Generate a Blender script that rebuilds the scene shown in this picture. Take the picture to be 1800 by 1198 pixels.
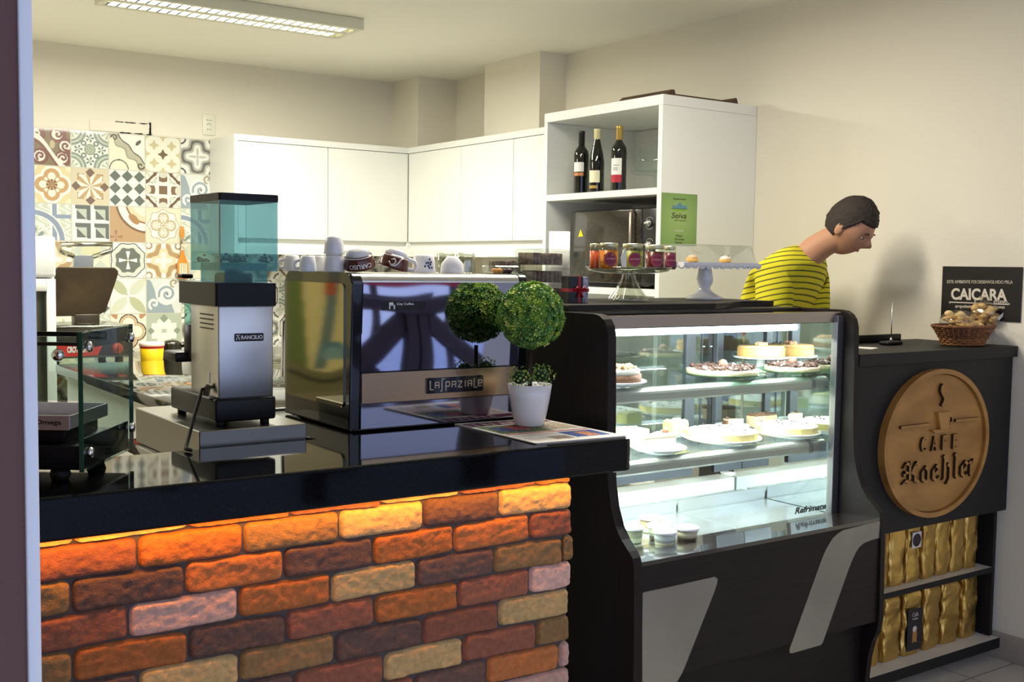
import bpy, bmesh, math, random
import numpy as np
from mathutils import Vector, Matrix, noise
for o in list(bpy.data.objects): bpy.data.objects.remove(o)
SC = bpy.context.scene; C = SC.collection
V = Vector; PI = math.pi
# ------------------------------------------------------------------ camera
FOC = 1968.459; YAW, PIT, ROL = .61181, -.068315, .014363
CAM = V((0, 0, 1.45))
_f = V((math.sin(YAW)*math.cos(PIT), math.cos(YAW)*math.cos(PIT), math.sin(PIT)))
_r = V((math.cos(YAW), -math.sin(YAW), 0)); _u = _r.cross(_f)
R_ = _r*math.cos(ROL)+_u*math.sin(ROL); U_ = _u*math.cos(ROL)-_r*math.sin(ROL)
cd = bpy.data.cameras.new('camera'); cam = bpy.data.objects.new('camera', cd); C.objects.link(cam)
m = Matrix((R_, U_, -_f)).transposed().to_4x4(); m.translation = CAM; cam.matrix_world = m
cd.sensor_width = 36; cd.lens = FOC/1800*36; cd.clip_start = .05; SC.camera = cam
SC.view_settings.view_transform = 'Standard'; SC.view_settings.look = 'None'
SC.view_settings.gamma = 1; SC.view_settings.use_curve_mapping = False
SC.view_settings.exposure = 0.13
def ray(px, py): return ((px-900)*R_+(599-py)*U_+FOC*_f)/FOC
def PX(px, py, x): d = ray(px, py); return CAM+d*((x-CAM.x)/d.x)
def PY(px, py, y): d = ray(px, py); return CAM+d*((y-CAM.y)/d.y)
def PZ(px, py, z): d = ray(px, py); return CAM+d*((z-CAM.z)/d.z)
# room planes (metres)
XW, YB, ZC = 3.885, 6.54, 2.624       # right wall, back wall, ceiling
XL, YF = -1.9, -0.8                   # left wall, street front
ZT = 1.02                             # granite top
# ------------------------------------------------------------------ world and light
def lin(c): return tuple(((v/255)/12.92 if v/255 <= .04045 else ((v/255+.055)/1.055)**2.4) for v in c)
w = bpy.data.worlds.new('sky'); SC.world = w; w.use_nodes = True
bg = w.node_tree.nodes['Background']; bg.inputs[0].default_value = (*lin((196, 210, 246)), 1); bg.inputs[1].default_value = 1.5
def area(name, loc, rot, sx, sy, power, col, spread=PI):
    l = bpy.data.lights.new(name, 'AREA'); l.shape = 'RECTANGLE'; l.size = sx; l.size_y = sy
    l.energy = power; l.color = lin(col); l.spread = spread
    o = bpy.data.objects.new(name, l); C.objects.link(o); o.location = loc; o.rotation_euler = rot; return o
# kitchen fixtures: the one in the picture, its neighbour to the left, and one over the staff aisle
area('tube_light', (.1, 5.0, ZC-.08), (0, 0, 0), 1.2, .25, 31, (255, 254, 240))
area('tube_light', (1.95, 5.08, ZC-.075), (0, 0, 0), 1.1, .2, 56, (255, 254, 240))
area('tube_light', (2.2, 2.9, ZC-.08), (0, 0, 0), 1.1, .25, 36, (255, 248, 230))

# ------------------------------------------------------------------ materials
_M = {}
def mat(name, col=(200, 200, 200), rough=.5, metal=0, spec=.5, trans=0, ior=1.45, alpha=1, emit=None, es=0, bump=0, bscale=60, var=0, vscale=8, coat=0, stretch=None, col2=None, detail=6):
    if name in _M: return _M[name]
    mt = bpy.data.materials.new(name); mt.use_nodes = True; nt = mt.node_tree; b = nt.nodes['Principled BSDF']
    b.inputs['Base Color'].default_value = (*lin(col), 1); b.inputs['Roughness'].default_value = rough
    b.inputs['Metallic'].default_value = metal; b.inputs['Specular IOR Level'].default_value = spec
    b.inputs['Transmission Weight'].default_value = trans; b.inputs['IOR'].default_value = ior
    b.inputs['Alpha'].default_value = alpha; b.inputs['Coat Weight'].default_value = coat
    if emit: b.inputs['Emission Color'].default_value = (*lin(emit), 1); b.inputs['Emission Strength'].default_value = es
    tc = nt.nodes.new('ShaderNodeTexCoord'); src = tc.outputs['Object']
    if stretch:
        mp = nt.nodes.new('ShaderNodeMapping'); mp.inputs['Scale'].default_value = stretch; nt.links.new(src, mp.inputs[0]); src = mp.outputs[0]
    if var or col2:
        n = nt.nodes.new('ShaderNodeTexNoise'); n.inputs['Scale'].default_value = vscale; n.inputs['Detail'].default_value = detail
        nt.links.new(src, n.inputs['Vector']); cr = nt.nodes.new('ShaderNodeValToRGB')
        a = np.array(lin(col)); c2 = np.array(lin(col2)) if col2 else a*(1+var)
        c1 = a if col2 else a*(1-var)
        cr.color_ramp.elements[0].position = .35; cr.color_ramp.elements[1].position = .65
        cr.color_ramp.elements[0].color = (*c1, 1); cr.color_ramp.elements[1].color = (*np.clip(c2, 0, 1), 1)
        nt.links.new(n.outputs['Fac'], cr.inputs[0]); nt.links.new(cr.outputs[0], b.inputs['Base Color'])
    if bump:
        n2 = nt.nodes.new('ShaderNodeTexNoise'); n2.inputs['Scale'].default_value = bscale; n2.inputs['Detail'].default_value = 5
        bp = nt.nodes.new('ShaderNodeBump'); bp.inputs['Strength'].default_value = bump; bp.inputs['Distance'].default_value = .003
        nt.links.new(src, n2.inputs['Vector']); nt.links.new(n2.outputs['Fac'], bp.inputs['Height']); nt.links.new(bp.outputs[0], b.inputs['Normal'])
    _M[name] = mt; return mt
def thin_glass(name, tint=(245, 255, 250), rough=0.0, fres=1.45, mirror=0.0, milk=None, mf=0):
    if name in _M: return _M[name]
    mt = bpy.data.materials.new(name); mt.use_nodes = True; nt = mt.node_tree; nt.nodes.clear()
    o = nt.nodes.new('ShaderNodeOutputMaterial'); t = nt.nodes.new('ShaderNodeBsdfTransparent'); g = nt.nodes.new('ShaderNodeBsdfGlossy')
    mx = nt.nodes.new('ShaderNodeMixShader'); fr = nt.nodes.new('ShaderNodeLayerWeight'); fr.inputs[0].default_value = .5
    t.inputs[0].default_value = (*lin(tint), 1); g.inputs['Roughness'].default_value = rough
    pw = nt.nodes.new('ShaderNodeMath'); pw.operation = 'POWER'; pw.inputs[1].default_value = 4.5
    ad = nt.nodes.new('ShaderNodeMath'); ad.operation = 'MULTIPLY_ADD'; ad.inputs[1].default_value = .7; ad.inputs[2].default_value = .04*(fres-1)/.45+mirror
    nt.links.new(fr.outputs['Facing'], pw.inputs[0]); nt.links.new(pw.outputs[0], ad.inputs[0]); nt.links.new(ad.outputs[0], mx.inputs[0])
    nt.links.new(t.outputs[0], mx.inputs[1]); nt.links.new(g.outputs[0], mx.inputs[2])
    if milk:
        d = nt.nodes.new('ShaderNodeBsdfDiffuse'); tl = nt.nodes.new('ShaderNodeBsdfTranslucent'); a1 = nt.nodes.new('ShaderNodeMixShader'); a2 = nt.nodes.new('ShaderNodeMixShader'); a2.inputs[0].default_value = mf
        d.inputs[0].default_value = tl.inputs[0].default_value = (*lin(milk), 1); nt.links.new(d.outputs[0], a1.inputs[1]); nt.links.new(tl.outputs[0], a1.inputs[2]); nt.links.new(mx.outputs[0], a2.inputs[1]); nt.links.new(a1.outputs[0], a2.inputs[2]); nt.links.new(a2.outputs[0], o.inputs[0])
    else: nt.links.new(mx.outputs[0], o.inputs[0])
    _M[name] = mt; return mt
def attr_mat(name, rough=.5, metal=0, bump=0, bscale=80, coat=0, noisecol=0, nscale=40):
    if name in _M: return _M[name]
    mt = mat(name, (128, 128, 128), rough, metal, bump=bump, bscale=bscale, coat=coat); nt = mt.node_tree
    a = nt.nodes.new('ShaderNodeAttribute'); a.attribute_name = 'Col'; out = a.outputs['Color']
    if noisecol:
        tc = nt.nodes.new('ShaderNodeTexCoord'); n = nt.nodes.new('ShaderNodeTexNoise'); n.inputs['Scale'].default_value = nscale; n.inputs['Detail'].default_value = 8
        mr = nt.nodes.new('ShaderNodeMapRange'); mr.inputs[1].default_value = .3; mr.inputs[2].default_value = .7; mr.inputs[3].default_value = 1-noisecol; mr.inputs[4].default_value = 1+noisecol
        vm = nt.nodes.new('ShaderNodeVectorMath'); vm.operation = 'SCALE'
        nt.links.new(tc.outputs['Object'], n.inputs['Vector']); nt.links.new(n.outputs['Fac'], mr.inputs[0]); nt.links.new(out, vm.inputs[0]); nt.links.new(mr.outputs[0], vm.inputs['Scale']); out = vm.outputs[0]
    nt.links.new(out, nt.nodes['Principled BSDF'].inputs['Base Color'])
    return mt
# ------------------------------------------------------------------ mesh helpers
def rotm(axis, deg): return Matrix.Rotation(math.radians(deg), 4, axis)
class MB:
    def __init__(s): s.bm = bmesh.new(); s.mats = []; s.cur = 0; s.M = Matrix.Identity(4); s.cl = None
    def use(s, m):
        if m not in s.mats: s.mats.append(m)
        s.cur = s.mats.index(m); return s
    def _fin(s, vs, fs, smooth=False, M=None):
        T = s.M if M is None else s.M @ M
        for v in vs: v.co = T @ v.co
        for f in fs: f.material_index = s.cur; f.smooth = smooth
    def faces(s, pts, fs, smooth=False, M=None):
        vs = [s.bm.verts.new(p) for p in pts]; out = []
        for f in fs:
            try: out.append(s.bm.faces.new([vs[i] for i in f]))
            except ValueError: pass
        s._fin(vs, out, smooth, M); return out
    def box(s, a, b, bev=0, seg=2, M=None, smooth=False):
        x0, x1 = sorted((a[0], b[0])); y0, y1 = sorted((a[1], b[1])); z0, z1 = sorted((a[2], b[2]))
        pts = [(x, y, z) for x in (x0, x1) for y in (y0, y1) for z in (z0, z1)]
        F = [(0, 1, 3, 2), (4, 6, 7, 5), (0, 4, 5, 1), (2, 3, 7, 6), (0, 2, 6, 4), (1, 5, 7, 3)]
        if bev <= 0: s.faces(pts, F, smooth, M); return s
        t = bmesh.new(); vs = [t.verts.new(p) for p in pts]
        for f in F: t.faces.new([vs[i] for i in f])
        bev = min(bev, .49*min(x1-x0, y1-y0, z1-z0))
        bmesh.ops.bevel(t, geom=t.edges[:], offset=bev, segments=seg, affect='EDGES', profile=.5)
        t.verts.index_update(); s.faces([v.co.copy() for v in t.verts], [[v.index for v in f.verts] for f in t.faces], True if smooth or seg > 1 else False, M); t.free(); return s
    def prism(s, poly, axis, a, b, bev=0, M=None, smooth=False):
        # poly 2D in the plane normal to axis; axis 'x': (y,z) 'y': (x,z) 'z': (x,y)
        def p3(p, t): return {'x': (t, p[0], p[1]), 'y': (p[0], t, p[1]), 'z': (p[0], p[1], t)}[axis]
        n = len(poly); pts = [p3(p, a) for p in poly]+[p3(p, b) for p in poly]
        F = [list(range(n)), list(range(2*n-1, n-1, -1))]+[(i, i+n, (i+1) % n+n, (i+1) % n) for i in range(n)]
        if bev:
            t = bmesh.new(); vs = [t.verts.new(p) for p in pts]
            for f in F: t.faces.new([vs[i] for i in f])
            ed = [e for e in t.edges if (e.verts[0].index < 0 or True) and len(set(abs(v.co['xyz'.index(axis)]-a) < 1e-7 for v in e.verts)) == 1]
            bmesh.ops.bevel(t, geom=ed, offset=bev, segments=2, affect='EDGES', profile=.5); t.verts.index_update()
            s.faces([v.co.copy() for v in t.verts], [[v.index for v in f.verts] for f in t.faces], smooth, M); t.free()
        else: s.faces(pts, F, smooth, M)
        return s
    def lathe(s, prof, c=(0, 0, 0), seg=32, M=None, smooth=True, cap=True, sx=1, sy=1):
        pts = []; n = len(prof)
        for k in range(seg):
            a = 2*PI*k/seg
            for r, z in prof: pts.append((c[0]+r*math.cos(a)*sx, c[1]+r*math.sin(a)*sy, c[2]+z))
        F = []
        for k in range(seg):
            k2 = (k+1) % seg
            for i in range(n-1): F.append((k*n+i, k2*n+i, k2*n+i+1, k*n+i+1))
        if cap:
            if prof[0][0] > 1e-6: F.append([k*n for k in range(seg)][::-1])
            if prof[-1][0] > 1e-6: F.append([k*n+n-1 for k in range(seg)])
        s.faces(pts, F, smooth, M); return s
    def cyl(s, p, q, r, r2=None, seg=20, smooth=True, bev=0):
        p, q = V(p), V(q); d = q-p; L = d.length; r2 = r if r2 is None else r2
        M = Matrix.Translation(p) @ d.to_track_quat('Z', 'Y').to_matrix().to_4x4()
        pr = [(r, 0), (r2, L)] if not bev else [(r-bev, 0), (r, bev), (r2, L-bev), (r2-bev, L)]
        s.lathe(pr, seg=seg, M=M, smooth=smooth); return s
    def tube(s, pts, r, seg=10, rs=None, cap=True):
        pts = [V(p) for p in pts]; n = len(pts); P = []; t0 = None; nrm = None
        for i, p in enumerate(pts):
            t = (pts[min(i+1, n-1)]-pts[max(i-1, 0)]).normalized()
            if nrm is None:
                nrm = t.orthogonal().normalized()
            else:
                nrm = (nrm-t*nrm.dot(t)).normalized()
            b = t.cross(nrm); rr = rs[i] if rs else r
            for k in range(seg):
                a = 2*PI*k/seg; P.append(p+nrm*math.cos(a)*rr+b*math.sin(a)*rr)
        F = [(i*seg+k, i*seg+(k+1) % seg, (i+1)*seg+(k+1) % seg, (i+1)*seg+k) for i in range(n-1) for k in range(seg)]
        if cap: F += [list(range(seg))[::-1], [(n-1)*seg+k for k in range(seg)]]
        s.faces(P, F, True); return s
    def sphere(s, c, r, seg=12, rings=8, sc=(1, 1, 1), M=None, jit=0, rng=None):
        pts = [(0, 0, -1)]; F = []
        for i in range(1, rings):
            t = -PI/2+PI*i/rings
            for k in range(seg): a = 2*PI*k/seg; pts.append((math.cos(t)*math.cos(a), math.cos(t)*math.sin(a), math.sin(t)))
        pts.append((0, 0, 1))
        if jit: pts = [tuple(v*(1+rng.uniform(-jit, jit)) for v in p) for p in pts]
        pts = [(c[0]+p[0]*r*sc[0], c[1]+p[1]*r*sc[1], c[2]+p[2]*r*sc[2]) for p in pts]
        for k in range(seg): F.append((0, 1+(k+1) % seg, 1+k))
        for i in range(rings-2):
            for k in range(seg): F.append((1+i*seg+k, 1+i*seg+(k+1) % seg, 1+(i+1)*seg+(k+1) % seg, 1+(i+1)*seg+k))
        b = 1+(rings-2)*seg
        for k in range(seg): F.append((b+k, b+(k+1) % seg, len(pts)-1))
        s.faces(pts, F, True, M); return s
    def grid(s, fn, nu, nv, cu=False, smooth=True, M=None):
        # fn(u,v)->point, u,v in 0..1 ; cu: closed in u
        nuu = nu if cu else nu+1
        pts = [fn(i/nu, j/nv) for i in range(nuu) for j in range(nv+1)]
        F = [(i*(nv+1)+j, ((i+1) % nuu)*(nv+1)+j, ((i+1) % nuu)*(nv+1)+j+1, i*(nv+1)+j+1) for i in range(nu) for j in range(nv)]
        s.faces(pts, F, smooth, M); return s
    def obj(s, name, parent=None, m=None, local=False, auto=True, **tags):
        if m is not None and not s.mats: s.mats = [m]
        me = bpy.data.meshes.new(name)
        if parent is not None and not local:
            s.bm.transform(world_of(parent).inverted())
        bmesh.ops.recalc_face_normals(s.bm, faces=s.bm.faces[:]) if auto else None
        s.bm.to_mesh(me); s.bm.free()
        for mm in s.mats: me.materials.append(mm)
        o = bpy.data.objects.new(name, me); C.objects.link(o)
        if parent is not None: o.parent = parent
        for k, v in tags.items(): o[k] = v
        return o
def world_of(o):
    M = Matrix.Identity(4)
    while o is not None:
        M = Matrix.Translation(o.location) @ o.rotation_euler.to_matrix().to_4x4() @ M; o = o.parent
    return M
def thing(name, label, cat, loc=(0, 0, 0), rz=0, group=None):
    o = bpy.data.objects.new(name, None); C.objects.link(o); o.location = loc; o.rotation_euler = (0, 0, rz)
    o.empty_display_size = .05; o['label'] = label; o['category'] = cat
    if group: o['group'] = group
    return o
def tag(o, label, cat, group=None):
    o['label'] = label; o['category'] = cat
    if group: o['group'] = group
    return o
def struct(mb, name, m=None): o = mb.obj(name, None, m); o['kind'] = 'structure'; return o
def dup(root, loc, rz=0, label=None, group=None):
    r = root.copy(); C.objects.link(r); r.location = loc; r.rotation_euler = (0, 0, rz)
    if label: r['label'] = label
    if group: r['group'] = group
    for ch in list(root.children):
        c = ch.copy(); C.objects.link(c); c.parent = r
        for g in list(ch.children):
            d = g.copy(); C.objects.link(d); d.parent = c
    return r
def text_mesh(s, bold=0, shear=0, spacing=1):
    cu = bpy.data.curves.new('t', 'FONT'); cu.body = s; cu.size = 1; cu.offset = bold; cu.shear = shear; cu.space_character = spacing; cu.resolution_u = 6
    o = bpy.data.objects.new('t', cu); C.objects.link(o); dg = bpy.context.evaluated_depsgraph_get(); dg.update()
    me = bpy.data.meshes.new_from_object(o.evaluated_get(dg)); bpy.data.objects.remove(o); bpy.data.curves.remove(cu)
    vs = np.array([v.co[:] for v in me.vertices]); fs = [list(p.vertices) for p in me.polygons]; bpy.data.meshes.remove(me)
    mn = vs.min(0); mx = vs.max(0); vs[:, 0] = (vs[:, 0]-mn[0])/(mx[0]-mn[0]); vs[:, 1] = (vs[:, 1]-mn[1])/(mx[1]-mn[1])
    return vs, fs
def _sides(mb, fn):
    c = mb.cur; sd = getattr(mb, 'side', None)
    if sd: mb.use(sd)
    fn(); mb.cur = c
def put_text(mb, s, o, u, v, bold=0, depth=.0008, shear=0, spacing=1, warp=None):
    """text filling the parallelogram o, o+u, o+v; raised by depth along u x v"""
    o, u, v = V(o), V(u), V(v); n = u.cross(v).normalized()*depth; vs, fs = text_mesh(s, bold, shear, spacing)
    pt = [o+u*a[0]+v*a[1] for a in vs]
    if warp: pt = [warp(a[0], a[1]) for a in vs]; 
    N = len(pt)
    if warp: pt2 = [warp(a[0], a[1], depth) for a in vs]
    else: pt2 = [p+n for p in pt]
    F = [[i+N for i in f] for f in fs]
    cnt = {}
    for f in fs:
        for a, b in zip(f, f[1:]+f[:1]):
            cnt[(a, b)] = 1
    mb.faces(pt+pt2, F); F2 = [[a, b, b+N, a+N] for (a, b) in cnt if (b, a) not in cnt]
    _sides(mb, lambda: mb.faces(pt+pt2, F2))
def strip2d(mb, pts, width, o, u, v, depth, nib=None):
    """polyline drawn on a plane, extruded; nib = angle of a broad pen in degrees"""
    o, u, v = V(o), V(u), V(v); n = u.cross(v).normalized()*depth
    for (a, b) in zip(pts, pts[1:]):
        if nib is not None: d = np.array([math.cos(math.radians(nib)), math.sin(math.radians(nib))])*width/2
        else:
            t = np.array(b, float)-np.array(a, float); t /= np.linalg.norm(t)+1e-9; d = np.array([-t[1], t[0]])*width/2
        q = [np.array(a)-d, np.array(b)-d, np.array(b)+d, np.array(a)+d]
        P = [o+u*float(p[0])+v*float(p[1]) for p in q]
        Q = P+[p+n for p in P]; mb.faces(Q, [(4, 5, 6, 7)]); _sides(mb, lambda: mb.faces(Q, [(0, 1, 5, 4), (1, 2, 6, 5), (2, 3, 7, 6), (3, 0, 4, 7)]))
def color_grid(name, o, u, v, nu, nv, fn, m, parent=None, **tags):
    """flat panel whose printed pattern is an attribute of the surface: fn(U,V arrays)->(n,3) sRGB 0..255"""
    o, u, v = V(o), V(u), V(v)
    if parent is not None: W = world_of(parent).inverted(); o = W @ o; u = W.to_3x3() @ u; v = W.to_3x3() @ v
    I, J = np.meshgrid(np.arange(nu+1)/nu, np.arange(nv+1)/nv, indexing='ij')
    P = np.array(o)+I[..., None]*np.array(u)+J[..., None]*np.array(v); P = P.reshape(-1, 3)
    i, j = np.meshgrid(np.arange(nu), np.arange(nv), indexing='ij'); i = i.ravel(); j = j.ravel(); w_ = nv+1
    F = np.stack([i*w_+j, (i+1)*w_+j, (i+1)*w_+j+1, i*w_+j+1], 1)
    me = bpy.data.meshes.new(name); me.from_pydata(P.tolist(), [], F.tolist())
    cU = (i+.5)/nu; cV = (j+.5)/nv; col = np.asarray(fn(cU, cV), float)/255
    l = np.where(col <= .04045, col/12.92, ((col+.055)/1.055)**2.4)
    ca = me.color_attributes.new('Col', 'FLOAT_COLOR', 'CORNER'); d = np.ones((len(F), 4, 4)); d[:, :, :3] = l[:, None, :]
    ca.data.foreach_set('color', d.ravel()); me.materials.append(m)
    ob = bpy.data.objects.new(name, me); C.objects.link(ob)
    if parent is not None: ob.parent = parent
    for k, vv in tags.items(): ob[k] = vv
    return ob
# common materials
wallm = mat('painted_wall', (234, 227, 210), .75, bump=.15, bscale=90)
ceilm = mat('painted_ceiling', (246, 243, 230), .8, bump=.08, bscale=40)
whitelam = mat('white_laminate', (236, 236, 230), .35)
blacklam = mat('black_laminate', (28, 27, 28), .55, spec=.35, bump=.05, bscale=200)
wenge = mat('wenge_wood', (20, 14, 13), .5, spec=.3, col2=(30, 22, 20), vscale=9, stretch=(14, 14, .7), bump=.05, bscale=40)
wengeh = mat('wenge_wood_across', (24, 18, 17), .5, spec=.3, col2=(34, 27, 25), vscale=9, stretch=(.7, 14, 14), bump=.05, bscale=40)
steel = mat('brushed_steel', (205, 205, 200), .28, 1, bump=.06, bscale=60, stretch=(60, 60, 1))
steelh = mat('brushed_steel_across', (205, 203, 196), .26, 1, bump=.06, bscale=60, stretch=(1, 60, 60))
chrome = mat('chrome', (225, 225, 228), .08, 1)
blackpl = mat('black_plastic', (12, 12, 14), .4, spec=.3)
blackgl = mat('glossy_black_enamel', (8, 8, 10), .12, coat=.5)
glass = thin_glass('clear_glass', (246, 252, 250))
ceramic = mat('white_ceramic', (238, 236, 236), .15, coat=.4)
rubber = mat('black_rubber', (14, 14, 14), .6)
black = mat('black_ink', (12, 12, 12), .5)
whiteink = mat('white_ink', (238, 238, 238), .5)
# ================================================================== THE ROOM
b = MB()
b.box((XL-.3, YF-.15, -.05), (XW+.15, YB+.2, 0)); fl = struct(b, 'floor', mat('floor_tile', (196, 188, 178), .3))
nt = _M['floor_tile'].node_tree; br = nt.nodes.new('ShaderNodeTexBrick'); tc = nt.nodes.new('ShaderNodeTexCoord')
br.offset = 0; br.inputs['Scale'].default_value = 1; br.inputs['Brick Width'].default_value = .45; br.inputs['Row Height'].default_value = .45; br.inputs['Mortar Size'].default_value = .003
br.inputs['Color1'].default_value = (*lin((198, 190, 180)), 1); br.inputs['Color2'].default_value = (*lin((190, 182, 172)), 1); br.inputs['Mortar'].default_value = (*lin((120, 112, 105)), 1)
nt.links.new(tc.outputs['Object'], br.inputs['Vector']); nt.links.new(br.outputs['Color'], nt.nodes['Principled BSDF'].inputs['Base Color'])
b = MB(); b.box((XL-.3, YF, ZC), (XW+.3, YB+.2, ZC+.1)); struct(b, 'ceiling', ceilm)
b = MB(); b.box((XW, YF, 0), (XW+.15, YB+.2, ZC)); struct(b, 'wall_right', wallm)
b = MB(); b.box((XL-.15, YB, 0), (XW, YB+.15, ZC)); struct(b, 'wall_back', wallm)
b = MB(); b.box((XL-.15, YF, 0), (XL, YB, ZC)); struct(b, 'wall_left', wallm)
# boxed columns standing proud of the walls
b = MB(); b.box((3.60, 6.20, 0), (XW, YB, ZC)); struct(b, 'trim_1', wallm)
b = MB(); b.box((3.705, 5.05, 0), (XW, 5.60, ZC)); struct(b, 'trim_2', wallm)
# street front: solid sides, door opening and shop window with dark frames
b = MB(); b.box((XL, YF-.15, 0), (-1.5, YF, ZC)); b.box((-1.5, YF-.15, 2.5), (XW, YF, ZC)); struct(b, 'wall_front', wallm)
# outside, seen only mirrored in the polished machine: paving, a crossed railing, a rear railing added to darken that reflection, a red shop board
b = MB(); b.box((-9, -14, -.08), (16, YF-.151, -.02)); struct(b, 'ground', mat('pale_paving', (196, 204, 222), .8, var=.1, vscale=2))
rw = mat('dark_railing_wood', (62, 44, 44), .7)
for k, (x0, ry) in enumerate(((2.9, -2.0), (4.15, -2.0), (2.3, -2.9), (3.55, -2.9))):
    t = thing('crossed_railing', ('front dark wooden railing with crossed braces outside, left half', 'front dark wooden railing with crossed braces outside, right half', 'rear dark wooden railing outside, left half', 'rear dark wooden railing outside, right half')[k], 'railing', (x0, ry, -.02))
    for x in (x0, x0+1.15): MB().use(rw).box((x-.06, ry-.05, -.02), (x+.06, ry+.05, 1.1)).obj('post', t)
    MB().use(rw).box((x0-.05, ry-.07, 1.1), (x0+1.2, ry+.07, 1.2), .004).obj('top_rail', t)
    for sgn in (1, -1):
        b = MB().use(rw); za, zb = (.2, 1.06) if sgn > 0 else (1.06, .2)
        b.prism([(x0+.05, za-.09), (x0+.05, za+.09), (x0+1.10, zb+.09), (x0+1.10, zb-.09)], 'y', ry-.03, ry+.01+.04*(sgn < 0)); b.obj('brace', t)
t = thing('shop_board', 'red shop board with white script outside across the pavement', 'sign', (4.9, -3.4, 0))
MB().use(mat('red_board', (186, 30, 48), .5)).prism([(4.35, 1.28), (4.4, 1.62), (5.3, 1.62), (5.55, 1.3), (5.4, 1.22)], 'y', -3.42, -3.40).obj('board', t)
b = MB().use(whiteink); put_text(b, 'Variedade', (5.4, -3.398, 1.33), (-.9, 0, 0), (0, 0, .2), .01, .002, .3); b.obj('lettering', t)
for x in (4.5, 5.3): MB().use(rw).box((x-.03, -3.46, -.02), (x+.03, -3.42, 1.6)).obj('post', t)
# partition beside the camera: brown plastered face and its white door post
b = MB(); pc = PY(39.5, 599, 1.2); b.box((-1.9, 1.2, 0), (pc.x, 1.34, ZC)); struct(b, 'wall_partition', mat('brown_plaster', (112, 82, 78), .8, bump=.7, bscale=120))
b = MB(); p2_ = PY(63.5, 599, 1.2); b.box((pc.x, 1.195, 0), (p2_.x, 1.34, ZC), .0015); struct(b, 'trim_3', mat('white_post', (246, 249, 254), .5))
b = MB(); b.box((XW-.012, YF, 0), (XW, 2.9, .10), .002); struct(b, 'baseboard_right', mat('skirting_tile', (176, 166, 156), .35))
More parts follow.
